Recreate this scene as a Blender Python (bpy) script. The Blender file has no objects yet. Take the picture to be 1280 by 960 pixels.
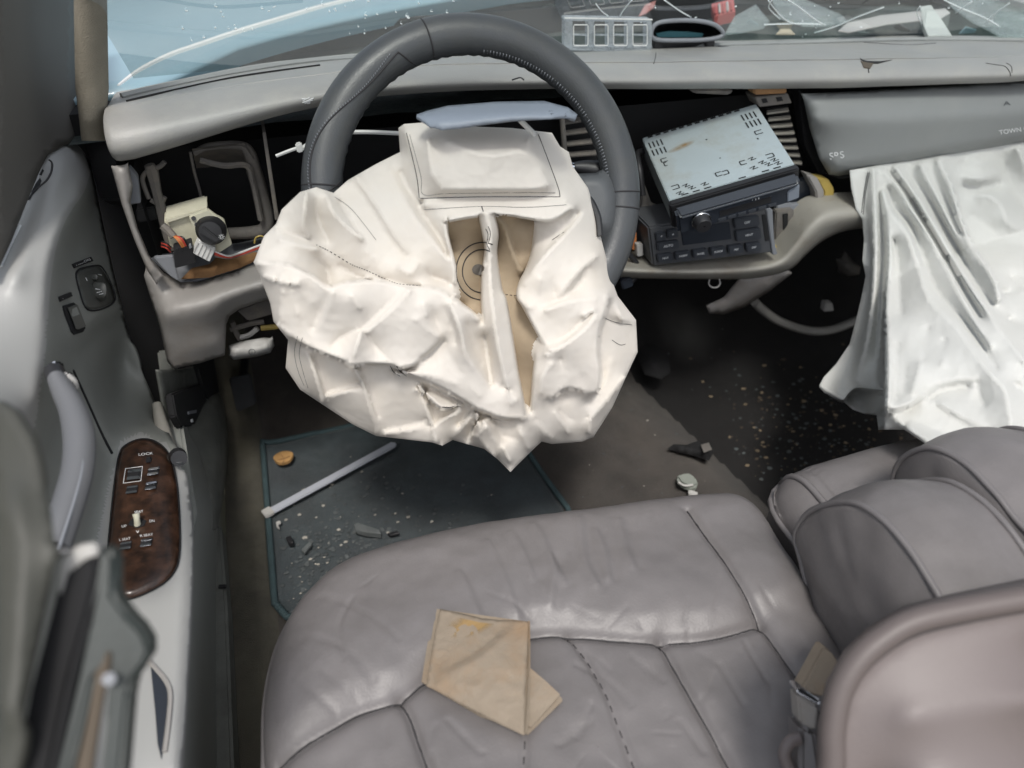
import bpy, bmesh, math, random
import numpy as np
from mathutils import Vector, Matrix, noise
from mathutils.geometry import delaunay_2d_cdt
random.seed(4); rng = np.random.default_rng(4)
S = bpy.context.scene; COL = S.collection
R = math.radians

# ------------------------------------------------------------------ camera
F, PITCH, YAW = 967.0, R(38), R(17)
CAM = np.array([0, 0, 1.0])
fw = np.array([math.sin(YAW)*math.cos(PITCH), math.cos(YAW)*math.cos(PITCH), -math.sin(PITCH)])
rt = np.array([math.cos(YAW), -math.sin(YAW), 0.0]); up = np.cross(rt, fw)
cd = bpy.data.cameras.new("camera"); cam = bpy.data.objects.new("camera", cd); COL.objects.link(cam)
cam.location = CAM; cam.rotation_euler = (math.pi/2 - PITCH, 0, -YAW)
cd.sensor_width = 36; cd.lens = 36*F/1280; cd.clip_start = .02; cd.clip_end = 500
cd.dof.use_dof = True; cd.dof.focus_distance = .95; cd.dof.aperture_fstop = 3.8
S.camera = cam
# ------------------------------------------------------------------ light
SUN_EL, SUN_AZ = R(62), R(-168)           # azimuth clockwise from +Y
w = bpy.data.worlds.new("World"); S.world = w; w.use_nodes = True
nt = w.node_tree; nt.nodes.clear()
sky = nt.nodes.new("ShaderNodeTexSky"); sky.sky_type = 'NISHITA'; sky.sun_disc = False
sky.sun_elevation = SUN_EL; sky.sun_rotation = SUN_AZ; sky.dust_density = 3.0; sky.air_density = 1.0; sky.ozone_density = 1.0
hs = nt.nodes.new("ShaderNodeHueSaturation"); hs.inputs['Saturation'].default_value = .38
bg = nt.nodes.new("ShaderNodeBackground"); bg.inputs[1].default_value = .14
wo = nt.nodes.new("ShaderNodeOutputWorld")
nt.links.new(sky.outputs[0], hs.inputs['Color']); nt.links.new(hs.outputs[0], bg.inputs[0]); nt.links.new(bg.outputs[0], wo.inputs[0])
sl = bpy.data.lights.new("sun", 'SUN'); sl.energy = 1.6; sl.angle = R(10); sl.color = (1, .96, .9)
so = bpy.data.objects.new("sun", sl); COL.objects.link(so)
so.rotation_euler = (math.pi/2 - SUN_EL, 0, math.pi - SUN_AZ)
vs = S.view_settings; S.display_settings.display_device = 'sRGB'
vs.view_transform = 'Standard'; vs.look = 'None'; vs.gamma = 1; vs.use_curve_mapping = False; vs.exposure = .52
S.cycles.use_denoising = True
S.cycles.max_bounces = 8; S.cycles.transparent_max_bounces = 12

# ------------------------------------------------------------------ picture pixel -> place in the car
def ray(u, v): return fw + rt*((u-640)/F) - up*((v-480)/F)
def D(u, v, d): return CAM + ray(u, v)*d
def dX(u, v, x): return x/ray(u, v)[0]
def dY(u, v, y): return y/ray(u, v)[1]
def dZ(u, v, z): return (z-CAM[2])/ray(u, v)[2]
def X(u, v, x): return D(u, v, dX(u, v, x))
def Y(u, v, y): return D(u, v, dY(u, v, y))
def Z(u, v, z): return D(u, v, dZ(u, v, z))

# ------------------------------------------------------------------ materials
def M(name, col, rough=.6, var=.12, vs=9, bump=.15, bs=260, metal=0, dirt=None, dr=.35, coat=0, dist=.0015, sheen=0, spec=.5, bump2=None, trans=0):
    m = bpy.data.materials.new(name); m.use_nodes = True
    n = m.node_tree.nodes; L = m.node_tree.links; b = n['Principled BSDF']
    tc = n.new("ShaderNodeTexCoord")
    no = n.new("ShaderNodeTexNoise"); no.inputs['Scale'].default_value = vs; no.inputs['Detail'].default_value = 7; no.inputs['Roughness'].default_value = .62
    L.new(tc.outputs['Object'], no.inputs['Vector'])
    rp = n.new("ShaderNodeValToRGB")
    c = np.array(col[:3], float)
    rp.color_ramp.elements[0].position = .3; rp.color_ramp.elements[1].position = .72
    rp.color_ramp.elements[0].color = (*np.clip(c*(1-var), 0, 1), 1); rp.color_ramp.elements[1].color = (*np.clip(c*(1+var), 0, 1), 1)
    L.new(no.outputs['Fac'], rp.inputs[0]); out = rp.outputs[0]
    rgh = None
    if dirt:
        dc, amt, ds = dirt
        n2 = n.new("ShaderNodeTexNoise"); n2.inputs['Scale'].default_value = ds; n2.inputs['Detail'].default_value = 9; n2.inputs['Roughness'].default_value = .7
        L.new(tc.outputs['Object'], n2.inputs['Vector'])
        r2 = n.new("ShaderNodeValToRGB"); r2.color_ramp.elements[0].position = .48; r2.color_ramp.elements[1].position = .72
        r2.color_ramp.elements[0].color = (0, 0, 0, 1); r2.color_ramp.elements[1].color = (amt, amt, amt, 1)
        L.new(n2.outputs['Fac'], r2.inputs[0])
        mx = n.new("ShaderNodeMixRGB"); L.new(r2.outputs[0], mx.inputs[0]); L.new(out, mx.inputs[1]); mx.inputs[2].default_value = (*dc, 1)
        out = mx.outputs[0]
        ma = n.new("ShaderNodeMath"); ma.operation = 'MULTIPLY_ADD'; L.new(r2.outputs[0], ma.inputs[0]); ma.inputs[1].default_value = dr; ma.inputs[2].default_value = rough
        rgh = ma.outputs[0]
    L.new(out, b.inputs['Base Color'])
    if rgh: L.new(rgh, b.inputs['Roughness'])
    else: b.inputs['Roughness'].default_value = rough
    b.inputs['Metallic'].default_value = metal; b.inputs['Coat Weight'].default_value = coat
    b.inputs['Specular IOR Level'].default_value = spec
    if sheen: b.inputs['Sheen Weight'].default_value = sheen
    nm = None
    if bump:
        n3 = n.new("ShaderNodeTexNoise"); n3.inputs['Scale'].default_value = bs; n3.inputs['Detail'].default_value = 4
        L.new(tc.outputs['Object'], n3.inputs['Vector'])
        bp = n.new("ShaderNodeBump"); bp.inputs['Strength'].default_value = bump; bp.inputs['Distance'].default_value = dist
        L.new(n3.outputs['Fac'], bp.inputs['Height']); nm = bp
    if bump2:       # fine creases: cracked voronoi edges
        st, sc = bump2
        vo = n.new("ShaderNodeTexVoronoi"); vo.feature = 'DISTANCE_TO_EDGE'; vo.inputs['Scale'].default_value = sc
        nz = n.new("ShaderNodeTexNoise"); nz.inputs['Scale'].default_value = sc*.6
        L.new(tc.outputs['Object'], nz.inputs['Vector'])
        av = n.new("ShaderNodeMixRGB"); av.inputs[0].default_value = .12; L.new(tc.outputs['Object'], av.inputs[1]); L.new(nz.outputs['Color'], av.inputs[2])
        L.new(av.outputs[0], vo.inputs['Vector'])
        r4 = n.new("ShaderNodeValToRGB"); r4.color_ramp.elements[1].position = .06; L.new(vo.outputs[0], r4.inputs[0])
        b2 = n.new("ShaderNodeBump"); b2.inputs['Strength'].default_value = st; b2.inputs['Distance'].default_value = .001
        L.new(r4.outputs[0], b2.inputs['Height'])
        if nm: L.new(nm.outputs[0], b2.inputs['Normal'])
        nm = b2
    if nm: L.new(nm.outputs[0], b.inputs['Normal'])
    if trans:
        tr = n.new("ShaderNodeBsdfTranslucent"); L.new(out, tr.inputs[0])
        ms = n.new("ShaderNodeMixShader"); ms.inputs[0].default_value = trans
        L.new(b.outputs[0], ms.inputs[1]); L.new(tr.outputs[0], ms.inputs[2]); L.new(ms.outputs[0], n['Material Output'].inputs[0])
    return m

LEATHER = M('mauve_grey_leather', (.155, .144, .143), .43, .12, 12, .25, 420, dirt=((.10, .092, .088), .55, 7), bump2=(.05, 70), dist=.001)
LEATHER_BACK = M('mauve_leather_backrest', (.16, .135, .13), .5, .06, 6, .2, 420, dist=.001)
PIPING = M('leather_piping', (.15, .14, .14), .45, .08, 20, .1, 400)
THREAD = M('dark_stitching', (.035, .033, .035), .8, .1, 20, 0)
BAGW = M('airbag_white_cloth', (.745, .705, .65), .75, .04, 7, .3, 900, dist=.0006, trans=.22, dirt=((.70, .62, .50), .3, 6), bump2=(.12, 13), spec=.12)
BAGP = M('passenger_airbag_cloth', (.68, .685, .66), .7, .03, 7, .25, 900, dist=.0006, trans=.25, dirt=((.62, .61, .55), .3, 5), bump2=(.12, 15), spec=.12)
BAGIN = M('airbag_shaded_tan_lining', (.36, .29, .205), .8, .12, 14, .25, 900, dist=.0006, dirt=((.33, .26, .19), .6, 12))  # tan mixes stain with shade and warm bounce inside the bag
DASHTOP = M('grey_dash_vinyl', (.305, .302, .29), .42, .09, 6, .3, 500, dist=.001, dirt=((.40, .385, .34), .5, 16))
DASHLOW = M('grey_dash_plastic', (.305, .29, .275), .5, .08, 7, .15, 700, dist=.0006, dirt=((.22, .18, .14), .6, 10))
DOORG = M('grey_green_door_plastic', (.25, .258, .238), .5, .03, 3, .15, 700, dist=.0007, dirt=((.18, .185, .165), .12, 9))
DOORU = M('grey_door_vinyl', (.335, .335, .325), .45, .04, 3, .15, 700, dist=.0007, dirt=((.27, .275, .265), .1, 3))
TRIMB = M('beige_grey_trim', (.30, .285, .25), .5, .08, 8, .15, 600, dirt=((.17, .13, .09), .6, 14))
GLOVE = M('cool_grey_dash_door', (.215, .225, .222), .48, .05, 7, .15, 700, dist=.0006, dirt=((.26, .26, .24), .3, 8))
DUSTY = M('dusty_frame_plastic', (.13, .12, .11), .8, .25, 16, .3, 300, dirt=((.24, .21, .17), .7, 22))
BLACK = M('black_plastic', (.018, .018, .02), .45, .2, 12, .1, 300)
MATTBLACK = M('black_cavity_plastic', (.010, .010, .011), .9, .2, 12, .1, 300)
RIMLEATHER = M('charcoal_wheel_leather', (.058, .062, .066), .32, .12, 9, .3, 520, dist=.0008, dirt=((.085, .083, .07), .35, 16), bump2=(.12, 110))
SPOKE = M('grey_spoke_plastic', (.085, .09, .095), .5, .1, 9, .2, 600)
COVER = M('blue_grey_airbag_cover', (.215, .245, .29), .5, .05, 8, .2, 700, dist=.0006)
SILVER = M('galvanised_radio_steel', (.40, .46, .48), .40, .05, 6, .1, 300, metal=.12, dirt=((.30, .29, .24), .6, 12))
RUST = M('rust_brown', (.26, .14, .06), .85, .3, 30, .3, 300)
CHROME = M('chrome', (.75, .76, .78), .12, .05, 10, 0, metal=1)
DARKBLUE = M('dark_gloss_radio_plastic', (.03, .035, .045), .25, .2, 8, .1, 300)
CTRL = M('dark_grey_control_plastic', (.065, .068, .075), .5, .12, 10, .15, 500, dirt=((.14, .13, .12), .5, 16))
BUTTON = M('charcoal_buttons', (.045, .05, .06), .45, .1, 10, .1, 500)
LABELW = M('pale_print', (.72, .73, .73), .6, .03, 10, 0)
DASHMARK = M('dark_print', (.05, .055, .06), .6, .03, 10, 0)
WOOD = M('burl_wood', (.050, .024, .014), .30, .75, 55, 0, 60, coat=.15, dirt=((.012, .008, .006), .95, 95), dr=0)
CARPET = M('grey_brown_carpet', (.054, .045, .038), .95, .4, 11, .9, 900, dist=.003, dirt=((.035, .030, .027), .8, 5), sheen=.1)
CARPETL = M('olive_brown_carpet', (.09, .082, .058), .95, .25, 9, .9, 900, dist=.003, dirt=((.035, .03, .024), .8, 8), sheen=.1)
CARPETD = M('footwell_shade_carpet', (.013, .012, .012), .9, .3, 8, .8, 700, dist=.003)  # carpet blackened to carry the shade of the passenger footwell
MATT = M('teal_floor_mat', (.036, .050, .056), .95, .4, 12, .9, 900, dist=.003, dirt=((.022, .026, .034), .9, 4.5), sheen=.15)
MATEDGE = M('teal_mat_binding', (.045, .075, .082), .85, .2, 40, .6, 500, dist=.002)
PLATE = M('black_ribbed_sill', (.03, .03, .03), .5, .2, 10, .1, 300)
SILL = M('dark_olive_sill_plastic', (.15, .155, .14), .55, .12, 8, .15, 500, dirt=((.05, .048, .04), .6, 9))
PAPER = M('brown_kraft_paper', (.245, .20, .15), .8, .10, 9, .25, 500, dist=.0006, dirt=((.26, .155, .075), .55, 13), bump2=(.2, 45))
WHITEP = M('white_plastic', (.72, .72, .70), .5, .04, 10, .1, 300)
IVORY = M('ivory_plastic', (.62, .60, .47), .5, .06, 12, .1, 300, dirt=((.36, .32, .22), .5, 20))
YELLOW = M('yellow_bracket', (.42, .31, .08), .6, .2, 20, .2, 300)
RED = M('red_wire', (.50, .06, .04), .5, .1, 10, 0)
ORANGEW = M('orange_wire', (.55, .20, .07), .5, .1, 10, 0)
GREY = M('mid_grey_plastic', (.22, .23, .25), .5, .08, 10, .1, 500)
PALE = M('pale_grey_plastic', (.46, .45, .43), .5, .06, 10, .1, 500)
PIPE = M('dusty_pale_pipe', (.30, .29, .27), .6, .12, 10, .1, 500)
FELT = M('beige_pillar_cloth', (.27, .245, .195), .95, .10, 30, .9, 700, dist=.002)
BROWNG = M('brown_grey_trim', (.12, .112, .10), .7, .04, 2.0, 0, 400)
PILLARG = M('grey_green_pillar_trim', (.055, .055, .046), .6, .06, 4, 0, 400)
TANSTRAP = M('tan_strap', (.095, .075, .055), .8, .1, 10, .3, 500)
CARPAINT = M('pale_blue_car_paint', (.24, .37, .43), .38, .03, 3, .05, 500, coat=.15, dirt=((.36, .44, .48), .3, 14))
COWL = M('dusty_dark_cowl', (.035, .048, .045), .8, .35, 16, .6, 160, dist=.006, dirt=((.12, .13, .12), .55, 40))
RUBBER = M('pale_windshield_seal', (.26, .27, .265), .5, .08, 10, .1, 300)
GROUND = M('dry_grassy_dirt', (.16, .15, .10), .95, .35, 2, .8, 40, dist=.03)
LEAFM = M('dead_leaf_bits', (.17, .13, .085), .85, .45, 60, 0)
LEAFD = M('dark_leaf_bits', (.07, .052, .036), .85, .45, 60, 0)
CRUMB = M('dark_plastic_crumbs', (.06, .068, .07), .6, .5, 50, 0)
CRUMBL = M('pale_crumbs', (.34, .32, .28), .7, .3, 50, 0)
RED2 = M('red_plastic', (.48, .10, .09), .5, .1, 10, 0)
TEAL = M('teal_plastic', (.06, .19, .22), .5, .1, 10, 0)
BISCUIT = M('rusty_tan_disc', (.42, .24, .09), .85, .25, 40, .3, 300)
CEIL = M('headliner_cloth', (.30, .29, .27), .9, .06, 8, .3, 500)

def glassmat(name, tint, haze, rough=.03, dust=(.75, .8, .8)):
    m = bpy.data.materials.new(name); m.use_nodes = True
    n = m.node_tree.nodes; L = m.node_tree.links; n.clear()
    o = n.new("ShaderNodeOutputMaterial"); t = n.new("ShaderNodeBsdfTransparent"); t.inputs[0].default_value = (*tint, 1)
    g = n.new("ShaderNodeBsdfGlossy"); g.inputs['Roughness'].default_value = rough
    fr = n.new("ShaderNodeFresnel"); fr.inputs[0].default_value = 1.45
    ge = n.new("ShaderNodeNewGeometry")
    mx = n.new("ShaderNodeMixShader")
    fm = n.new("ShaderNodeMath"); fm.operation = 'MULTIPLY'; fm.inputs[1].default_value = .35
    L.new(fr.outputs[0], fm.inputs[0]); L.new(fm.outputs[0], mx.inputs[0])
    L.new(t.outputs[0], mx.inputs[1]); L.new(g.outputs[0], mx.inputs[2])
    d = n.new("ShaderNodeBsdfDiffuse"); d.inputs[0].default_value = (*dust, 1)
    tr = n.new("ShaderNodeBsdfTranslucent"); tr.inputs[0].default_value = (*dust, 1)
    ad = n.new("ShaderNodeMixShader"); ad.inputs[0].default_value = .5
    L.new(d.outputs[0], ad.inputs[1]); L.new(tr.outputs[0], ad.inputs[2])
    tc = n.new("ShaderNodeTexCoord"); nz = n.new("ShaderNodeTexNoise"); nz.inputs['Scale'].default_value = 22; nz.inputs['Detail'].default_value = 10; nz.inputs['Roughness'].default_value = .75
    L.new(tc.outputs['Object'], nz.inputs['Vector'])
    rp = n.new("ShaderNodeValToRGB"); rp.color_ramp.elements[0].position = .35; rp.color_ramp.elements[1].position = .8
    rp.color_ramp.elements[0].color = (haze*.5,)*3+(1,); rp.color_ramp.elements[1].color = (min(1, haze*2.2),)*3+(1,)
    L.new(nz.outputs[0], rp.inputs[0])
    m2 = n.new("ShaderNodeMixShader"); L.new(rp.outputs[0], m2.inputs[0]); L.new(mx.outputs[0], m2.inputs[1]); L.new(ad.outputs[0], m2.inputs[2])
    L.new(m2.outputs[0], o.inputs[0]); return m
GLASS = glassmat('dusty_windshield_glass', (.90, .95, .94), .016)
SHARD = glassmat('greenish_broken_glass', (.86, .93, .91), .22, .1)
CLEAR = glassmat('clear_plastic', (.9, .92, .93), .30, .08, (.85, .88, .9))
CRACK = M('white_glass_crack', (.85, .9, .9), .4, .05, 10, 0)

# ------------------------------------------------------------------ object helpers
def tag(o, label=None, cat=None, group=None, kind=None):
    if label: o['label'] = label
    if cat: o['category'] = cat
    if group: o['group'] = group
    if kind: o['kind'] = kind
    return o
def thing(name, label, cat, loc, group=None):
    o = bpy.data.objects.new(name, None); COL.objects.link(o); o.location = Vector(loc); o.empty_display_size = .05
    return tag(o, label, cat, group)
def adopt(o, parent):
    if parent is not None:
        o.parent = parent
        p = parent
        off = Vector((0, 0, 0))
        while p is not None:
            if p.type == 'EMPTY': off += Vector(p.location)
            p = p.parent
        if parent.type == 'EMPTY': o.matrix_parent_inverse = Matrix.Translation(-off)
    return o
def mk(name, V, Fc, mat, parent=None, smooth=True, ang=None, **t):
    me = bpy.data.meshes.new(name)
    me.from_pydata([tuple(map(float, p)) for p in V], [], [tuple(map(int, f)) for f in Fc]); me.update()
    for m in (mat if isinstance(mat, (list, tuple)) else [mat]): me.materials.append(m)
    if smooth:
        me.polygons.foreach_set('use_smooth', [True]*len(me.polygons))
        if ang: me.set_sharp_from_angle(angle=R(ang))
    o = bpy.data.objects.new(name, me); COL.objects.link(o); adopt(o, parent); return tag(o, **t)
def from_bm(name, bm, mat, parent=None, smooth=True, ang=35, **t):
    bmesh.ops.recalc_face_normals(bm, faces=bm.faces)
    me = bpy.data.meshes.new(name); bm.to_mesh(me); bm.free(); me.materials.append(mat)
    if smooth:
        me.polygons.foreach_set('use_smooth', [True]*len(me.polygons)); me.set_sharp_from_angle(angle=R(ang))
    o = bpy.data.objects.new(name, me); COL.objects.link(o); adopt(o, parent); return tag(o, **t)
def catmull(P, n=8, closed=False):
    P = [np.array(p, float) for p in P]; N = len(P); out = []
    if N < 3 or n <= 1:
        return P if n <= 1 else [P[0]+(P[1]-P[0])*k/n for k in range(n+1)]
    for i in range(N if closed else N-1):
        g = (lambda k: P[k % N]) if closed else (lambda k: P[min(max(k, 0), N-1)])
        a, b, c, d = g(i-1), g(i), g(i+1), g(i+2)
        for k in range(n):
            s = k/n
            out.append(.5*((2*b)+(c-a)*s+(2*a-5*b+4*c-d)*s*s+(3*b-a-3*c+d)*s**3))
    if not closed: out.append(P[-1])
    return out
def tube_data(P, r, k=8, closed=False):
    P = [Vector(map(float, p)) for p in P]; N = len(P); V = []; Fc = []
    rr = r if hasattr(r, '__len__') else [r]*N
    nrm = None
    for i in range(N):
        a = P[(i-1) % N] if (closed or i) else P[0]; b = P[(i+1) % N] if (closed or i < N-1) else P[-1]
        t = (b-a).normalized() if (b-a).length > 1e-9 else Vector((0, 0, 1))
        if nrm is None:
            nrm = t.orthogonal().normalized()
        else:
            nrm = (nrm - t*nrm.dot(t)); nrm = nrm.normalized() if nrm.length > 1e-6 else t.orthogonal().normalized()
        bn = t.cross(nrm)
        for j in range(k):
            q = 2*math.pi*j/k; V.append(P[i] + (nrm*math.cos(q)+bn*math.sin(q))*rr[min(i, len(rr)-1)])
    for i in range(N if closed else N-1):
        for j in range(k):
            a = i*k+j; b = i*k+(j+1) % k; c = ((i+1) % N)*k+(j+1) % k; d = ((i+1) % N)*k+j
            Fc.append((a, b, c, d))
    if not closed:
        Fc.append(tuple(range(k))[::-1]); Fc.append(tuple((N-1)*k+j for j in range(k)))
    return V, Fc
def tube(name, P, r, mat, parent=None, n=6, k=8, closed=False, **t):
    Q = catmull(P, n, closed)
    if hasattr(r, '__len__'):
        r = list(np.interp(np.linspace(0, len(r)-1, len(Q)), range(len(r)), r))
    V, Fc = tube_data(Q, r, k, closed); return mk(name, V, Fc, mat, parent, ang=50, **t)
def tubes(name, lst, mat, parent=None, k=5, **t):
    V = []; Fc = []
    for P, r in lst:
        v, f = tube_data(P, r, k); o = len(V); V += v; Fc += [tuple(i+o for i in q) for q in f]
    return mk(name, V, Fc, mat, parent, **t)
def slab(name, P, ext, mat, parent=None, bevel=.002, seg=2, **t):
    bm = bmesh.new(); e = Vector(map(float, ext))
    vs_ = [bm.verts.new(tuple(map(float, p))) for p in P]; f = bm.faces.new(vs_)
    r = bmesh.ops.extrude_face_region(bm, geom=[f])
    for q in r['geom']:
        if isinstance(q, bmesh.types.BMVert): q.co += e
    if bevel: bmesh.ops.bevel(bm, geom=list(bm.edges), offset=bevel, segments=seg, affect='EDGES', clamp_overlap=True)
    return from_bm(name, bm, mat, parent, **t)
def box(name, c, ax, size, mat, parent=None, bevel=.002, seg=2, **t):
    """c centre, ax three unit axes, size full extents"""
    a, b, d = [np.array(q, float) for q in ax]; c = np.array(c, float)
    h = np.array(size)/2
    P = [c-a*h[0]-b*h[1]-d*h[2], c+a*h[0]-b*h[1]-d*h[2], c+a*h[0]+b*h[1]-d*h[2], c-a*h[0]+b*h[1]-d*h[2]]
    return slab(name, P, d*size[2], mat, parent, min(bevel, min(size)*.45), seg, **t)
AX = ((1, 0, 0), (0, 1, 0), (0, 0, 1))
def grid(name, G, mat, parent=None, closed_i=False, **t):
    ni, nj = len(G), len(G[0]); V = [p for row in G for p in row]; Fc = []
    for i in range(ni if closed_i else ni-1):
        for j in range(nj-1):
            Fc.append((i*nj+j, i*nj+j+1, ((i+1) % ni)*nj+j+1, ((i+1) % ni)*nj+j))
    return mk(name, V, Fc, mat, parent, **t)
def text(s, size, origin, xd, yd, mat, parent, depth=.0003):
    cu = bpy.data.curves.new('lettering', 'FONT'); cu.body = s; cu.size = size; cu.extrude = depth; cu.align_x = 'CENTER'; cu.align_y = 'CENTER'
    o = bpy.data.objects.new('lettering', cu); me = bpy.data.meshes.new_from_object(o); bpy.data.objects.remove(o)
    me.materials.append(mat)
    xd = Vector(map(float, xd)).normalized(); yd = Vector(map(float, yd)); yd = (yd - xd*yd.dot(xd)).normalized(); zd = xd.cross(yd)
    mtx = Matrix(((xd.x, yd.x, zd.x, origin[0]), (xd.y, yd.y, zd.y, origin[1]), (xd.z, yd.z, zd.z, origin[2]), (0, 0, 0, 1)))
    me.transform(mtx); o = bpy.data.objects.new('lettering', me); COL.objects.link(o); return adopt(o, parent)
def text_px(s, uv0, uv1, h_px, dfun, mat, parent, lift=.0012):
    """lettering on a surface between two picture points on its baseline centre"""
    a = D(*uv0, dfun(*uv0)-lift); b = D(*uv1, dfun(*uv1)-lift); m = (a+b)/2
    um, vm = (uv0[0]+uv1[0])/2, (uv0[1]+uv1[1])/2
    du, dv = uv1[0]-uv0[0], uv1[1]-uv0[1]; L_ = math.hypot(du, dv)
    c = (um+dv/L_*h_px, vm-du/L_*h_px); c3 = D(*c, dfun(*c)-lift)
    o = text(s, 1.0, (0, 0, 0), (1, 0, 0), (0, 1, 0), mat, parent, .0)
    me = o.data; wd = max(v.co.x for v in me.vertices)-min(v.co.x for v in me.vertices); ht = max(v.co.y for v in me.vertices)-min(v.co.y for v in me.vertices)
    x = (b-a)/wd; y = (c3-m)/ht
    for v in me.vertices: v.co = Vector(m + x*v.co.x + y*v.co.y)
    return o

# ------------------------------------------------------------------ sheet of cloth / moulded skin stretched over ridge and valley lines
def pip(px, py, poly):
    ins = np.zeros(len(px), bool); n = len(poly)
    for i in range(n):
        x1, y1 = poly[i]; x2, y2 = poly[(i+1) % n]
        c = ((y1 > py) != (y2 > py)); 
        with np.errstate(divide='ignore', invalid='ignore'):
            xi = (x2-x1)*(py-y1)/(y2-y1+1e-12)+x1
        ins ^= c & (px < xi)
    return ins
def segdist(px, py, poly, closed=False):
    d = np.full(len(px), 1e9); n = len(poly)
    for i in range(n if closed else n-1):
        a = poly[i]; b = poly[(i+1) % n]; dx, dy = b[0]-a[0], b[1]-a[1]; L2 = dx*dx+dy*dy+1e-15
        t = np.clip(((px-a[0])*dx+(py-a[1])*dy)/L2, 0, 1)
        d = np.minimum(d, np.hypot(px-a[0]-t*dx, py-a[1]-t*dy))
    return d
def resample(P, step, closed=False):
    out = []; n = len(P)
    for i in range(n if closed else n-1):
        a = np.array(P[i], float); b = np.array(P[(i+1) % n], float)
        k = max(1, int(round(np.hypot(*(b-a)[:2])/step)))
        for j in range(k): out.append(a+(b-a)*j/k)
    if not closed: out.append(np.array(P[-1], float))
    return out
def solve(outline, lines, step=4, smooth=3, crinkle=0, curve=True, cr_scale=40, iters=500):
    """returns verts (u,v,w), tris. outline/lines: (u,v,w) points. w is stretched like a membrane between the lines"""
    pts = []; val = []; edges = []
    O = resample(outline, step, True)
    for p in O: pts.append(p[:2]); val.append(p[2])
    fo = list(range(len(O)))
    for Ln in lines:
        Q = catmull(Ln, 6) if (curve and len(Ln) > 2) else Ln
        Q = resample(Q, step); s = len(pts)
        for p in Q: pts.append(p[:2]); val.append(p[2])
        edges += [(s+i, s+i+1) for i in range(len(Q)-1)]
    P0 = np.array(pts); poly = [tuple(p[:2]) for p in O]
    u0, v0 = P0.min(0); u1, v1 = P0.max(0)
    gu, gv = np.meshgrid(np.arange(u0, u1, step), np.arange(v0, v1, step*.87)); gu = gu+(np.arange(gu.shape[0]) % 2)[:, None]*step*.5
    gu = gu.ravel()+rng.uniform(-.2, .2, gu.size)*step; gv = gv.ravel()+rng.uniform(-.2, .2, gv.size)*step
    k = pip(gu, gv, poly); gu, gv = gu[k], gv[k]
    keep = segdist(gu, gv, poly, True) > step*.55; gu, gv = gu[keep], gv[keep]
    near = np.ones(len(gu), bool)
    for i in range(0, len(gu), 4000):
        sl_ = slice(i, i+4000)
        dd = np.full(len(gu[sl_]), 1e9)
        for j in range(0, len(P0), 500):
            q = P0[j:j+500]; dd = np.minimum(dd, np.hypot(gu[sl_, None]-q[None, :, 0], gv[sl_, None]-q[None, :, 1]).min(1))
        near[sl_] = dd > step*.92
    gu, gv = gu[near], gv[near]
    allp = [Vector(p) for p in pts]+[Vector((a, b)) for a, b in zip(gu, gv)]
    r = delaunay_2d_cdt(allp, edges, [fo], 1, 1e-4)
    Vx = np.array([tuple(p) for p in r[0]]); T = [f for f in r[2]]
    W = np.zeros(len(Vx)); C = np.zeros(len(Vx)); nf = len(pts)
    for i, src in enumerate(r[3]):
        for s in src:
            if s < nf: W[i] += val[s]; C[i] += 1
    fixed = C > 0; W[fixed] /= C[fixed]
    fp = Vx[fixed]; fv = W[fixed]; free = np.where(~fixed)[0]
    for i in range(0, len(free), 1500):
        q = free[i:i+1500]; d2 = (Vx[q, None, 0]-fp[None, :, 0])**2+(Vx[q, None, 1]-fp[None, :, 1])**2+1
        ww = 1/d2**1.5; W[q] = (ww*fv).sum(1)/ww.sum(1)
    TT = np.array([t for f in T for t in ([tuple(f)] if len(f) == 3 else [(f[0], f[i], f[i+1]) for i in range(1, len(f)-1)])])
    N = len(Vx); ii = []; jj = []; ww_ = []
    for k in range(3):                       # cotangent weights: flat stays flat on an uneven mesh
        o_, p_, q_ = TT[:, k], TT[:, (k+1) % 3], TT[:, (k+2) % 3]
        e1, e2 = Vx[p_]-Vx[o_], Vx[q_]-Vx[o_]; cr_ = np.abs(e1[:, 0]*e2[:, 1]-e1[:, 1]*e2[:, 0])+1e-9
        ii.append(p_); jj.append(q_); ww_.append(np.clip((e1*e2).sum(1)/cr_, -.5, 20)+1e-3)
    a = np.concatenate(ii); b = np.concatenate(jj); cw = np.concatenate(ww_); E = np.c_[a, b]
    deg = np.bincount(a, cw, N)+np.bincount(b, cw, N); deg = np.where(deg < 1e-6, 1, deg)
    avg = lambda x: (np.bincount(a, cw*x[b], N)+np.bincount(b, cw*x[a], N))/deg
    for _ in range(iters):
        nw = avg(W); W = np.where(fixed, W, W+.95*(nw-W))
    isb = np.zeros(N, bool)
    for i, src in enumerate(r[3]):
        if any(s < len(O) for s in src): isb[i] = True
    for _ in range(smooth):
        W = np.where(isb, W, W+(.35 if smooth < 3 else .6)*(avg(W)-W))
    if crinkle:
        for i in range(N):
            x, y = Vx[i]/cr_scale
            q = Vector((x, y, 3.1)); 
            W[i] += crinkle*((1-2*abs(noise.noise(q*1.0)))*.9+(1-2*abs(noise.noise(q*2.3+Vector((5, 2, 0)))))*.45+.2*noise.noise(q*6)-.6)*(0.4 if isb[i] else 1)
    return np.c_[Vx, W], T, E, isb
def orient(V, T, toward=CAM):
    T = [tuple(f) for f in T]
    out = []
    for f in T:
        a, b, c = V[f[0]], V[f[1]], V[f[2]]
        n = np.cross(b-a, c-a); out.append(f if n.dot(toward-a) > 0 else f[::-1])
    return out
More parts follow.
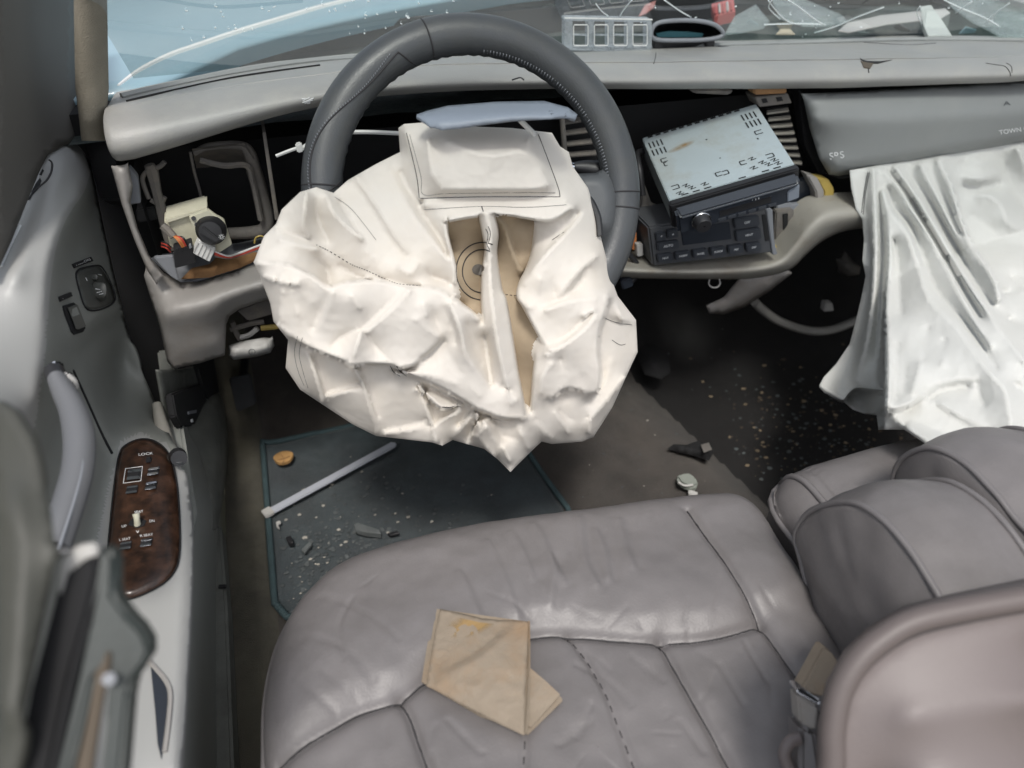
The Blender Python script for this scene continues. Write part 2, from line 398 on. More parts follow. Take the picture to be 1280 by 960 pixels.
def sheet(name, outline, lines, base, mat, parent=None, back=None, step=4, ang=None, **k):
    """w = height in cm toward the viewer above the base depth field base(u,v).  back: thickness function of (u,v,edge distance px)"""
    tg = {q: k.pop(q) for q in ('label', 'cat', 'group', 'kind') if q in k}
    UVW, T, E, isb = solve(outline, lines, step=step, **k)
    V = np.array([D(p[0], p[1], base(p[0], p[1])-p[2]*SC) for p in UVW]); T = orient(V, T)
    if back is None: return mk(name, V, T, mat, parent, ang=ang, **tg)
    poly = [tuple(p[:2]) for p in resample(outline, step, True)]
    ed = segdist(UVW[:, 0], UVW[:, 1], poly, True)
    B = np.array([D(p[0], p[1], base(p[0], p[1])-p[2]*SC+back(p[0], p[1], e)) for p, e in zip(UVW, ed)])
    N = len(V); Fc = list(T)+[tuple(i+N for i in f[::-1]) for f in T]
    cnt = {}
    for f in T:
        for i in range(len(f)):
            e = (f[i], f[(i+1) % len(f)]); cnt[e] = 1
    for (a, b) in cnt:
        if (b, a) not in cnt: Fc.append((b, a, a+N, b+N))
    return mk(name, np.r_[V, B], Fc, mat, parent, ang=ang, **tg)
SC = .018
def step_line(P, hi, lo, off):
    """two close lines: the lip (near) and the cloth behind it; off = px offset of the far one"""
    hi_ = hi if hasattr(hi, '__len__') else [hi]*len(P); lo_ = list(lo) if hasattr(lo, '__len__') else [lo]*len(P)
    for e_ in (0, -1): lo_[e_] = lo_[e_]*.2+hi_[e_]*.8
    lo_[1] = lo_[1]*.75+hi_[1]*.25; lo_[-2] = lo_[-2]*.75+hi_[-2]*.25
    return [[(p[0], p[1], h) for p, h in zip(P, hi_)], [(p[0]+off[0], p[1]+off[1], h) for p, h in zip(P, lo_)]]

def ab(u, v, k, val):
    """picture point on the plane x/y/z = val (or at depth d), as (u, v, 1/depth)"""
    d = {'x': dX, 'y': dY, 'z': dZ}[k](u, v, val) if k != 'd' else val
    return (u, v, 1/d)
def abl(*pts): return [ab(*p) for p in pts]
def skin(name, outline, lines, mat, parent=None, step=4, ang=None, thick=0, **k):
    """moulded skin; values are 1/depth (flat faces stay flat)"""
    tg = {q: k.pop(q) for q in ('label', 'cat', 'group', 'kind') if q in k}
    UVW, T, E, isb = solve(outline, lines, step=step, **k)
    V = np.array([D(p[0], p[1], 1/p[2]) for p in UVW]); T = orient(V, T)
    Fc = list(T)
    if thick:
        # shell: push a copy away along the averaged viewing normal
        N = len(V); nr = np.zeros_like(V)
        for f in T:
            n = np.cross(V[f[1]]-V[f[0]], V[f[2]]-V[f[0]])
            for i in f: nr[i] += n
        nr /= np.linalg.norm(nr, axis=1)[:, None]+1e-12
        B = V - nr*thick; he = set()
        for f in T:
            for i in range(len(f)): he.add((f[i], f[(i+1) % len(f)]))
        Fc += [tuple(i+N for i in f[::-1]) for f in T] + [(b_, a_, a_+N, b_+N) for a_, b_ in he if (b_, a_) not in he]
        V = np.r_[V, B]
    return mk(name, V, Fc, mat, parent, ang=ang, **tg)
from mathutils.bvhtree import BVHTree
_bvh = {}
def hit(o, u, v, dflt=None):
    """depth at which the sight line of a picture point meets object o"""
    if o.name not in _bvh:
        me = o.data; _bvh[o.name] = BVHTree.FromPolygons([tuple(p.co) for p in me.vertices], [tuple(p.vertices) for p in me.polygons])
    r = ray(u, v); L = np.linalg.norm(r); h = _bvh[o.name].ray_cast(Vector(CAM), Vector(r/L))
    if h[0] is None: return dflt
    return h[3]/L
def on(o, u, v, lift=.001, dflt=1.0):
    d = hit(o, u, v, dflt); return D(u, v, d-lift)
def decal_line(name, o, P, r, mat, parent, lift=.0002, n=5, k=5, **t):
    Q = [tuple(p) for p in catmull([np.array(p, float) for p in P], n)]
    ds = [hit(o, *q) for q in Q]; good = [(q, d) for q, d in zip(Q, ds) if d is not None]
    if len(good) < 2: return None
    V, Fc = tube_data([D(q[0], q[1], d-lift) for q, d in good], r, k); return mk(name, V, Fc, mat, parent, **t)

# ================================================================== SETTING: ground, car shell, floor
g = 14
mk('ground', [(-60, -60, -.42), (60, -60, -.42), (60, 60, -.42), (-60, 60, -.42)], [(0, 1, 2, 3)], GROUND, smooth=False, kind='structure')

def floor_z(x, y):
    tun = .055/(1+math.exp(-(x-.345)/.012))/(1+math.exp((x-(.665-.20*(y-.77)))/.022))
    if x > .5: tun -= .02/(1+math.exp(-(x-.72)/.03))
    toe = 0
    if y > 1.12: toe = min(.30, (y-1.12)**1.35*.95)
    lf = .03/(1+math.exp((x+.135)/.006))
    return tun+toe+lf+.003*noise.noise(Vector((x*14, y*14, 0)))+.0016*noise.noise(Vector((x*60, y*60, 2)))
G = []
for i in range(150):
    y = -.6+i*(2.15/149); G.append([(x, y, floor_z(x, y)) for x in np.linspace(-.20, 1.42, 190)])
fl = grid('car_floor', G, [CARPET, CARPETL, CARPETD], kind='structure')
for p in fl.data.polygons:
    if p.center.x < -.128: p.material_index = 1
    elif p.center.x > .69-.20*(p.center.y-.77): p.material_index = 2  # passenger side takes the carpet with shade in its colour

car = thing('wrecked_car', 'pale blue wrecked car shell with hood, windshield and pillars around the cabin', 'car', (.55, .6, -.4))
# hood: gently domed sheet whose rear edge bows forward
hz = lambda x, y: .668+.035*(1-((x-.55)/.95)**2)*(lambda q: q*q*(3-2*q))(min(1, max(0, (y-1.05)/1.1)))
rear = [(180, 110), (240, 84), (300, 58), (360, 43), (420, 30), (490, 17), (560, 6), (640, -6), (720, -14)]
RX = [(Z(u, v, .672)[0], Z(u, v, .672)[1]) for u, v in rear]
rx = [-.75, -.45, -.24]+[p[0] for p in RX]+[.8, 1.3, 1.6]; ry = [1.02, 1.09, 1.16]+[p[1] for p in RX]+[1.78, 1.5, 1.2]
G = []
for x in np.linspace(-.75, 1.6, 70):
    y0 = np.interp(x, rx, ry); row = [(x, y0+.012, hz(x, y0)-.03), (x, y0+.002, hz(x, y0)-.006)]
    for t in np.linspace(0, 1, 24): y = y0+t*(2.7-y0); row.append((x, y, hz(x, y)-.16*t*t))
    G.append(row)
hood = grid('hood', G, CARPAINT, car)
# white tube standing in for the highlight along the hood crease
tube('hood_highlight_line', [D(u, v, hit(hood, u, v, 1.3)-.001) for u, v in [(148, 107), (175, 88), (212, 70), (250, 57), (300, 40), (350, 25), (400, 10), (440, 0), (500, -14)]], [.002, .004, .005, .0055, .0055, .0055, .005, .004], WHITEP, car, k=6)
G = []
for x in np.linspace(-.4, 1.55, 60):
    row = []
    for t in np.linspace(0, 1, 16):
        y = 1.08+t*.8; row.append((x, y, .636-.02*math.sin(t*3.1)+.006*noise.noise(Vector((x*20, y*20, 5)))))
    G.append(row)
cowl = grid('cowl', G, COWL, car)

# ================================================================== DASHBOARD
dash = thing('dashboard', 'grey stripped dashboard with padded top, gutted openings and closed passenger airbag door', 'dashboard', (.55, 1.05, .3))
ws = [(150, 122, 1.08), (300, 88, 1.17), (420, 73, 1.21), (640, 64, 1.25), (860, 57, 1.26), (1000, 53, 1.25), (1140, 49, 1.2), (1280, 50, 1.12)]
tf = [(131, 150, .965), (240, 128, .975), (330, 114, .985), (400, 102, .99), (500, 93, 1.0), (640, 89, 1.005), (800, 88, 1.005), (1000, 84, 1.0), (1280, 79, .98)]
lp = [(140, 208, .945), (240, 178, .955), (330, 152, .965), (400, 130, .975), (500, 118, .985), (640, 112, .99), (800, 112, .99), (1000, 112, .985), (1280, 103, .96)]
def byx(L): 
    A = np.array([Y(*q) for q in L]); return lambda x: (np.interp(x, A[:, 0], A[:, 1]), np.interp(x, A[:, 0], A[:, 2]))
fws, ftf, flp = byx(ws), byx(tf), byx(lp)
xs = np.r_[-.186, -.183, np.linspace(-.178, 1.42, 120)]; G = []
sm = lambda f, x: tuple(np.mean([f(x+e) for e in (-.06, -.03, 0, .03, .06)], 0)) if x > -.1 else f(max(x, -.17))
for i, x in enumerate(xs):
    a, b, c = np.array(sm(fws, x)), np.array(sm(ftf, x)), np.array(sm(flp, x))
    pr = [a+(.006, -.02), a+(0, .004), a+(-.012, .007), (a*.5+b*.5)+(0, .006), b+(.03, .004)]
    bz = [b+(.02, .004), b+(-.024, .002), c+(-.026, .016), c+(.006, -.001)]
    pr += [bz[0]*(1-t)**3+bz[1]*3*t*(1-t)**2+bz[2]*3*t*t*(1-t)+bz[3]*t**3 for t in np.linspace(0, 1, 8)]+[c+(.03, -.001), c+(.10, .0)]
    pr = catmull(pr, 5)
    if i < 2: m = np.mean(pr, 0); pr = [m+(p-m)*(.90 if i == 0 else .975) for p in pr]
    G.append([(x, p[0], p[1]+.0012*noise.noise(Vector((x*9, p[0]*9, 1)))) for p in pr])
pad = grid('top_pad', G, DASHTOP, dash)
V = [G[0][j] for j in range(len(G[0]))]; mk('end_cap', V, [tuple(range(len(V)))], DASHTOP, pad, smooth=False)
# pale seal along the glass
tube('windshield_seal', [on(pad, u, v, .004, 1.2) for u, v in [(152, 121), (200, 110), (300, 90), (420, 74), (640, 65), (860, 58), (1000, 54), (1140, 50), (1279, 51)]], .005, RUBBER, car, k=6)
tube('seal_gap', [on(pad, u, v, .001, 1.2) for u, v in [(158, 127), (205, 116), (300, 96), (400, 82)]], .0022, MATTBLACK, car, k=5)
def patch(name, o, uvs, mat, parent, lift=.0008, th=.002, **t):
    P = [on(o, u, v, lift) for u, v in uvs]; n = np.cross(P[1]-P[0], P[2]-P[0]); n /= np.linalg.norm(n)+1e-12
    if n.dot(P[0]-CAM) < 0: n = -n
    return slab(name, P, n*th, mat, parent, 0, **t)
# tears in the pad
patch('foam_tear', pad, [(1076, 76), (1084, 78), (1092, 79), (1088, 85), (1080, 84)], TANSTRAP, pad, .003, .003); patch('foam_tear', pad, [(1076, 74), (1084, 76), (1100, 76.5), (1114, 75), (1098, 79), (1084, 79)], MATTBLACK, pad, .0025, .003)
decal_line('tear_edge', pad, [(1075, 73), (1083, 77), (1098, 77), (1115, 75)], .0005, MATTBLACK, pad)
decal_line('tear_edge', pad, [(1085, 84), (1086, 91)], .0008, MATTBLACK, pad)
decal_line('tear_edge', pad, [(1232, 79), (1245, 81), (1256, 83), (1262, 90), (1263, 95)], .0007, MATTBLACK, pad)
decal_line('tear_edge', pad, [(1258, 79), (1264, 83), (1265, 91)], .0006, MATTBLACK, pad)
for a in ([(1080, 53), (1110, 55)], [(1110, 55), (1140, 56), (1170, 54)]): decal_line('tear_edge', pad, a, .0007, BLACK, pad)
decal_line('tear_edge', pad, [(820, 66), (819, 73), (817, 80)], .0006, BLACK, pad)
decal_line('tear_edge', pad, [(640, 100), (650, 97), (655, 100)], .001, BLACK, pad)
for q in range(9):
    u = 378+rng.uniform(-5, 6); v = 126+rng.uniform(-4, 4); decal_line('scuff', pad, [(u, v), (u+rng.uniform(3, 9), v+rng.uniform(-4, 2))], .0007, LABELW, pad)

# dark cavity behind the openings
V = [(-.18, 1.20, .30), (1.40, 1.20, .30), (1.40, 1.08, .60), (-.18, 1.08, .62), (-.18, 1.0, .30), (-.18, 1.0, .62)]
mk('back_plate', V, [(0, 1, 2, 3), (0, 3, 5, 4)], MATTBLACK, dash, smooth=False)
slab('firewall', [(-.25, 1.50, -.05), (1.42, 1.50, -.05), (1.42, 1.50, .66), (-.25, 1.50, .66)], (0, .01, 0), MATTBLACK, car, 0)

# left bezel of the instrument panel: edge strip, bracket, strut, duct frame, divider
skin('bezel_strip', abl((139, 208, 'y', .955), (160, 205, 'y', .955), (166, 232, 'y', .955), (163, 252, 'y', .955), (172, 285, 'y', .955), (186, 318, 'y', .955), (203, 345, 'y', .95), (196, 356, 'y', .95), (184, 338, 'y', .95), (168, 300, 'y', .95), (152, 255, 'y', .95)),
     [abl((150, 210, 'y', .945), (158, 250, 'y', .945), (172, 298, 'y', .945), (192, 340, 'y', .943))], DASHLOW, dash, step=3, thick=.006)
slab('bracket', [Y(u, v, .975) for u, v in [(161, 209), (172, 222), (176, 254), (161, 256), (165, 238)]], (0, .012, 0), GREY, dash, .001)
tube('strut', [Y(186, 206, 1.0), Y(190, 215, 1.0), Y(196, 240, 1.0), Y(203, 268, 1.0), Y(208, 290, 1.0), Y(214, 312, 1.0)], [.006, .008, .006, .007, .006, .005], DUSTY, dash, k=7)
for a in ([(186, 212), (178, 224), (186, 248)], [(188, 250), (200, 255), (206, 246)], [(190, 212), (200, 208), (206, 202)]): tube('strut', [Y(u, v, 1.0) for u, v in a], .003, DUSTY, dash)
slab('connector_block', [Y(u, v, 1.02) for u, v in [(170, 262), (195, 258), (198, 275), (172, 279)]], (0, .03, 0), BLACK, dash, .002)
duct = [(243, 192), (262, 183), (300, 182), (312, 192), (318, 215), (327, 245), (334, 272), (331, 285), (318, 290), (284, 292)]
tube('duct_frame', [Y(u, v, 1.03) for u, v in duct], [.004, .005, .006, .008, .010, .010, .009, .009, .009, .008], DUSTY, dash, k=8)
tube('duct_frame', [Y(u, v, 1.015) for u, v in [(250, 200), (280, 207), (308, 207), (316, 228), (322, 255), (326, 275)]], .004, DUSTY, dash, k=6)
skin('duct_wall', abl((240, 186, 'y', 1.02), (305, 179, 'y', 1.02), (318, 200, 'y', 1.02), (308, 206, 'y', 1.10), (270, 210, 'y', 1.10), (246, 212, 'y', 1.10)), [], DUSTY, dash, step=5)
tube('cable', [Y(u, v, 1.03) for u, v in [(238, 190), (243, 215), (250, 240), (254, 262)]], .002, DUSTY, dash)
slab('divider', [Y(u, v, .985) for u, v in [(328, 166), (332, 165), (349, 274), (344, 276)]], (0, .06, 0), DUSTY, dash, .001)
slab('cluster_floor', [Y(335, 300, .98), Y(420, 285, .98), Y(700, 260, .98), Y(700, 240, 1.12), Y(420, 262, 1.12), Y(335, 280, 1.12)], (0, 0, -.004), BLACK, dash, .001)
# knee panel under the opening
knee = skin('knee_panel', abl((186, 320, 'y', .985), (205, 341, 'y', .985), (226, 353, 'y', .985), (250, 352, 'y', .985), (280, 343, 'y', .985), (317, 331, 'y', .985), (440, 303, 'y', .985),
     (440, 350, 'y', .955), (360, 368, 'y', .955), (320, 379, 'y', .955), (300, 386, 'y', .958), (287, 395, 'y', .96), (283, 405, 'y', .96), (281, 444, 'y', .97), (250, 454, 'y', .965), (217, 461, 'y', .965), (209, 452, 'y', .97), (202, 420, 'y', .965), (192, 385, 'y', .965), (180, 345, 'y', .975)),
     [abl((204, 388, 'y', .932), (232, 381, 'y', .928), (280, 368, 'y', .927), (335, 352, 'y', .927), (430, 328, 'y', .927)),
      abl((199, 392, 'y', .945), (208, 425, 'y', .95), (214, 452, 'y', .958)),
      abl((194, 350, 'y', .965), (210, 368, 'y', .955), (222, 372, 'y', .95)),
      abl((225, 362, 'y', .972), (270, 353, 'y', .97), (330, 337, 'y', .97), (430, 315, 'y', .97)),
      abl((206, 398, 'y', .931), (240, 392, 'y', .928), (275, 384, 'y', .928)),
      abl((216, 440, 'y', .955), (245, 436, 'y', .95), (276, 428, 'y', .952))], DASHLOW, dash, step=3.5, smooth=6, thick=.004)
slab('inner_tray', [Y(u, v, y) for u, v, y in [(188, 322, .988), (196, 318, 1.03), (232, 322, 1.05), (300, 303, 1.06), (345, 292, 1.06), (345, 322, .99), (280, 342, .99), (226, 352, .99)]], (0, 0, -.004), GREY, dash, .001)
skin('torn_edge', abl((226, 349, 'y', .985), (240, 335, 'y', 1.0), (262, 330, 'y', 1.01), (272, 320, 'y', 1.02), (285, 322, 'y', 1.01), (318, 315, 'y', 1.01), (335, 318, 'y', .99), (300, 335, 'y', .983), (262, 347, 'y', .983)),
     [abl((245, 340, 'y', .985), (270, 333, 'y', .99), (290, 328, 'y', .985))], RUST, dash, step=4)
slab('under_bracket', [Y(u, v, .99) for u, v in [(296, 388), (335, 372), (420, 352), (420, 372), (345, 392), (310, 402)]], (0, .04, -.005), DUSTY, dash, .002)
for a, m_ in (([(288, 412), (315, 404), (330, 402)], DUSTY), ([(300, 422), (312, 418), (322, 410)], PALE), ([(326, 410), (345, 408), (362, 404)], YELLOW), ([(290, 402), (296, 418), (300, 424)], DUSTY)):
    tube('linkage', [Y(u, v, 1.0) for u, v in a], .004, m_, dash, k=6)
rel = skin('release_handle', abl((286, 432, 'y', .985), (300, 427, 'y', .985), (330, 422, 'y', .985), (341, 423, 'y', .985), (343, 432, 'y', .985), (338, 441, 'y', .985), (320, 446, 'y', .985), (292, 450, 'y', .985), (286, 444, 'y', .985)),
     [abl((290, 438, 'y', .968), (312, 437, 'y', .972), (336, 432, 'y', .968)), abl((302, 431, 'y', .977), (318, 432, 'y', .98), (333, 428, 'y', .976)), abl((292, 446, 'y', .972), (318, 442, 'y', .972), (337, 438, 'y', .972))], PALE, dash, step=2.5, thick=.006)
decal_line('symbol_ring', rel, [(315+4*math.cos(a), 440+3.6*math.sin(a)) for a in np.linspace(0, 6.28, 14)], .0005, DASHMARK, rel, n=1)
decal_line('symbol_ring', rel, [(315, 438), (315, 442)], .0005, DASHMARK, rel, n=1)
# steering column in the dark opening
tube('steering_column', [(.213, .87, .59), (.213, 1.0, .53), (.213, 1.2, .42)], .035, MATTBLACK, dash, n=3, k=14)

# centre: air vents
def vent(P4, nslat, y, parent):
    t = slab('air_vent', [Y(u, v, y+.03) for u, v in P4], (0, .01, 0), MATTBLACK, parent, 0)
    a, b, c, d = [np.array(p, float) for p in P4]
    for k in range(nslat):
        s0, s1 = (k+.22)/nslat, (k+.62)/nslat
        q = [a+(d-a)*s0, b+(c-b)*s0, b+(c-b)*s1, a+(d-a)*s1]
        slab('slat', [Y(q[0][0], q[0][1], y+.012), Y(q[1][0], q[1][1], y+.012), Y(q[2][0], q[2][1], y), Y(q[3][0], q[3][1], y)], (0, .001, -.003), TRIMB if nslat > 6 else DUSTY, t, .0005, 1)
    return t
vent([(705, 146), (735, 140), (757, 212), (708, 214)], 5, 1.02, dash)
vent([(958, 136), (985, 132), (1004, 208), (972, 205)], 8, 1.01, dash)
tube('vent_frame', [Y(u, v, 1.01) for u, v in [(702, 140), (705, 180), (708, 222)]], .004, DUSTY, dash)
slab('vent_top', [Y(u, v, 1.0) for u, v in [(944, 122), (985, 117), (990, 129), (950, 134)]], (0, .03, 0), DUSTY, dash, .001)
for p in ([(952, 124), (958, 123), (960, 128), (954, 129)], [(970, 122), (977, 121), (979, 126), (972, 127)]): slab('clip_hole', [Y(u, v, .999) for u, v in p], (0, .003, 0), MATTBLACK, dash, 0)
slab('torn_foam_strip', [Y(u, v, .995) for u, v in [(941, 110), (984, 108), (984, 117), (944, 119)]], (0, .02, 0), RUST, dash, .002)
slab('torn_foam_strip', [Y(u, v, 1.0) for u, v in [(862, 113), (900, 111), (918, 113), (912, 119), (870, 117)]], (0, .02, 0), DUSTY, dash, .002)
# passenger airbag door
gd = skin('airbag_door', abl((1003, 117, 'y', 1.0), (1050, 115, 'y', 1.0), (1100, 112, 'y', 1.0), (1280, 101, 'y', .995), (1345, 98, 'y', .99), (1345, 172, 'y', .985), (1280, 181, 'y', .985), (1200, 194, 'y', .985), (1100, 211, 'y', .985), (1048, 220, 'y', .985), (1036, 218, 'y', .985), (1024, 198, 'y', .985), (1012, 160, 'y', .995)),
     [abl((1012, 128, 'y', .985), (1100, 122, 'y', .98), (1280, 112, 'y', .975), (1340, 108, 'y', .97)), abl((1016, 150, 'y', .975), (1100, 150, 'y', .962), (1280, 140, 'y', .955), (1340, 136, 'y', .955)),
      abl((1036, 205, 'y', .968), (1100, 200, 'y', .96), (1280, 172, 'y', .955), (1338, 163, 'y', .955)), abl((1040, 213, 'y', .966), (1100, 206, 'y', .96), (1280, 177, 'y', .957), (1338, 168, 'y', .957))], GLOVE, dash, step=4, smooth=5, thick=.006)
gdh = lambda u, v: hit(gd, u, v, 1.2)
text_px('SRS', (1037, 196), (1055, 193.5), 8.5, gdh, LABELW, gd)
text_px('TOWN CAR', (1249, 166), (1296, 159), 5.5, gdh, LABELW, gd)
text_px('A', (1254, 130), (1263, 128.7), 5, gdh, DASHMARK, gd)
slab('door_lip', [Y(u, v, .99) for u, v in [(1036, 219), (1100, 212), (1200, 195), (1340, 173), (1340, 178), (1200, 201), (1100, 217), (1050, 224)]], (0, .02, 0), BLACK, gd, .001)
slab('dark_gap_strip', [Y(u, v, 1.02) for u, v in [(998, 112), (1006, 118), (1016, 165), (1036, 218), (1024, 218), (1006, 180)]], (0, .02, 0), BLACK, dash, .001)

# lower trim band sweeping under the controls
tp = [(770, 331), (800, 333), (855, 334), (930, 331), (968, 324), (988, 305), (1006, 281), (1030, 262), (1066, 257), (1110, 255), (1160, 254)]
bt = [(770, 347), (800, 348), (880, 349), (940, 348), (985, 338), (1006, 320), (1018, 309), (1034, 298), (1060, 288), (1110, 282), (1160, 281)]
G = []
for p, q in zip(catmull(tp, 5), catmull(bt, 5)):
    row = []
    for t in np.linspace(0, 1, 9):
        m_ = p+(q-p)*t; row.append(Y(m_[0], m_[1], .955-.028*math.sin(math.pi*(.12+.88*t))**.8))
    row = [row[0]+(0, .05, 0)]+row+[row[-1]+(0, .03, -.002)]
    G.append(row)
grid('lower_trim', G, TRIMB, dash)
skin('flap', abl((925, 349, 'y', .965), (985, 339, 'y', .955), (990, 342, 'y', .96), (962, 364, 'y', .985), (930, 384, 'y', 1.0), (905, 393, 'y', 1.0), (887, 392, 'y', 1.0), (883, 383, 'y', 1.0), (905, 371, 'y', .99)),
     [abl((895, 386, 'y', .985), (930, 372, 'y', .97), (965, 352, 'y', .95))], DASHLOW, dash, step=4, thick=.004)
tube('wire_loop', [Y(u, v, .95) for u, v in [(887, 349), (886, 355), (890, 359), (896, 359), (900, 355), (899, 348)]], .0012, PALE, dash, k=5)
tube('rail', [Y(u, v, 1.10) for u, v in [(944, 378), (952, 386), (975, 402), (1010, 413), (1040, 412), (1072, 400), (1100, 390), (1140, 380)]], .009, PIPE, dash, k=9)
skin('foam_lump', abl((1045, 325, 'y', 1.12), (1058, 316, 'y', 1.12), (1066, 326, 'y', 1.12), (1076, 334, 'y', 1.12), (1074, 343, 'y', 1.12), (1060, 346, 'y', 1.12), (1048, 340, 'y', 1.12)), [abl((1055, 330, 'y', 1.09), (1066, 337, 'y', 1.085))], DUSTY, dash, step=3, thick=.01)
slab('clip', [Y(u, v, 1.1) for u, v in [(1032, 379), (1041, 379), (1043, 389), (1030, 390)]], (0, .015, 0), PALE, dash, .002)
# metal brackets right of the controls
slab('bracket', [Y(u, v, .985) for u, v in [(972, 257), (1022, 254), (1010, 280), (990, 298), (975, 318), (960, 325), (966, 290)]], (0, .01, 0), GREY, dash, .001)
slab('bracket_hole', [Y(u, v, .984) for u, v in [(998, 262), (1008, 261), (1007, 267), (997, 268)]], (0, .004, 0), MATTBLACK, dash, 0)
slab('rusty_bracket', [Y(u, v, .975) for u, v in [(970, 264), (993, 262), (993, 290), (984, 302), (968, 304)]], (0, .012, 0), DUSTY, dash, .002)
slab('bracket_slot', [Y(u, v, .973) for u, v in [(979, 268), (985, 267), (985, 291), (980, 292)]], (0, .004, 0), MATTBLACK, dash, 0)
slab('yellow_bracket', [Y(u, v, .985) for u, v in [(1020, 222), (1036, 224), (1043, 236), (1043, 257), (1029, 262), (1030, 240)]], (0, .02, 0), YELLOW, dash, .002)
slab('bracket', [Y(u, v, .98) for u, v in [(1008, 218), (1022, 222), (1031, 240), (1029, 260), (1022, 256), (1020, 240)]], (0, .02, 0), DASHLOW, dash, .002)
slab('socket_panel', [Y(u, v, 1.0) for u, v in [(995, 226), (1018, 222), (1022, 254), (975, 258)]], (0, .01, 0), DARKBLUE, dash, .002)
slab('bracket', [Y(u, v, .99) for u, v in [(1043, 255), (1080, 252), (1080, 258), (1043, 261)]], (0, .02, 0), GREY, dash, .001)
tube('screw', [Y(966, 309, .972), Y(966, 309, .965)], .006, YELLOW, dash, n=1, k=10)
slab('bracket', [Y(u, v, .98) for u, v in [(938, 327), (965, 318), (972, 326), (960, 331)]], (0, .01, 0), PALE, dash, .001)
slab('rust_plate', [Y(u, v, 1.0) for u, v in [(800, 212), (815, 255), (835, 262), (838, 285), (800, 290)]], (0, .01, 0), DUSTY, dash, .002)
slab('rust_plate', [Y(u, v, .99) for u, v in [(800, 268), (832, 262), (836, 270), (803, 277)]], (0, .01, 0), RUST, dash, .002)
# small wiring by the wheel
tube('loose_wire', [Y(u, v, .955) for u, v in [(780, 312), (790, 322), (797, 332), (796, 344), (788, 352), (778, 350)]], .004, BLACK, dash)
slab('plug', [Y(u, v, .94) for u, v in [(776, 352), (790, 347), (793, 358), (779, 363)]], (0, .02, 0), DARKBLUE, dash, .002)
slab('plug', [Y(u, v, .96) for u, v in [(796, 306), (804, 305), (804, 320), (797, 321)]], (0, .01, 0), PALE, dash, .001)
slab('plug', [Y(u, v, .97) for u, v in [(790, 292), (796, 291), (796, 312), (791, 313)]], (0, .01, 0), ORANGEW, dash, .001)

# ================================================================== STEERING WHEEL
WC = np.array([.213, .829, .614]); WA = .509; RR, rr = .18, .022
ex = np.array([1., 0, 0]); eu = np.array([0, math.sin(WA), math.cos(WA)]); en = np.cross(ex, eu)
wheel = thing('steering_wheel', 'charcoal leather steering wheel with its blown airbag hanging over the hub', 'steering wheel', WC)
def wp(th, ph, r=None, lift=0):     # th clockwise from the top, ph 0 = outer side, 90 = toward the driver
    r = rr if r is None else r; rad = math.sin(th)*ex+math.cos(th)*eu
    return WC+rad*(RR+(r+lift)*math.cos(ph))+en*(r+lift)*math.sin(ph)
G = []
for i in range(160):
    th = 2*math.pi*i/160; row = []
    for j in range(29):
        ph = 2*math.pi*j/28; b = 1+.03*math.cos(2*ph)
        # finger bumps on the inner back side of the upper rim
        fb = .0007*math.sin(th*70)*max(0, -math.cos(ph))*(1 if math.cos(th) > .2 else 0)
        row.append(wp(th, ph, rr*b+fb))
    G.append(row)
rim = grid('rim', G, RIMLEATHER, wheel, closed_i=True)
def seam(fn, n=40, r=.0009, name='seam'):
    V, Fc = tube_data([wp(*fn(t), lift=.0001) for t in np.linspace(0, 1, n)], r, 5); mk(name, V, Fc, THREAD, rim)
seam(lambda t: (R(-11), R(-20+180*t))); seam(lambda t: (R(96), R(-40+200*t))); seam(lambda t: (R(102), R(0+160*t)))
seam(lambda t: (R(-80), R(-10+190*t)))
seam(lambda t: (R(-24-60*t), R(70+25*math.sin(t*6.0)+30*(1-t))), 60)
seam(lambda t: (R(-24+5*t), R(100+70*t)))
seam(lambda t: (R(-84+7*t), R(92+70*t)))
st = []
for k in range(56):
    t = k/55; th, ph = R(-27-56*t), R(62+25*math.sin(t*6.0)+30*(1-t))
    st.append(([wp(th, ph, lift=.0004), wp(th-.008, ph+.06, lift=.0006)], .0005))
for k in range(60):
    th = R(10+80*k/59); st.append(([wp(th, R(150), lift=.0004), wp(th+.006, R(165), lift=.0006)], .0006))
tubes('stitching', st, LABELW if False else GREY, rim, kind='stuff')
# spoke, hub and cover flap
spk = skin('spoke', abl((698, 222, 'd', .935), (722, 217, 'd', .935), (745, 216, 'd', .94), (758, 209, 'd', .945), (772, 222, 'd', .948), (776, 250, 'd', .95), (772, 285, 'd', .952), (760, 310, 'd', .955), (738, 300, 'd', .95), (720, 270, 'd', .945), (705, 245, 'd', .94)),
     [abl((728, 222, 'd', .918), (755, 226, 'd', .922), (762, 250, 'd', .925), (755, 285, 'd', .93)), abl((715, 235, 'd', .92), (735, 262, 'd', .925), (745, 290, 'd', .932)), abl((755, 222, 'd', .925), (768, 250, 'd', .93), (764, 285, 'd', .935))], SPOKE, wheel, step=3, smooth=6, thick=.012)
skin('spoke', abl((410, 262, 'd', .875), (470, 245, 'd', .875), (520, 250, 'd', .88), (520, 330, 'd', .89), (470, 330, 'd', .885), (425, 320, 'd', .88)), [abl((440, 285, 'd', .865), (500, 285, 'd', .87))], SPOKE, wheel, step=6, thick=.012)
tube('hub_trim', [D(u, v, .925) for u, v in [(716, 228), (735, 246), (747, 270), (750, 295)]], .004, BLACK, spk, k=6)
G = []
for k in range(40):
    q = 2*math.pi*k/40; G.append([WC+(.072*s*math.cos(q))*ex+(.062*s*math.sin(q))*eu+en*h for s, h in ((1, -.09), (1.0, -.045), (.95, -.038), (.5, -.034), (.02, -.034))])
grid('hub', G, SPOKE, wheel, closed_i=True)
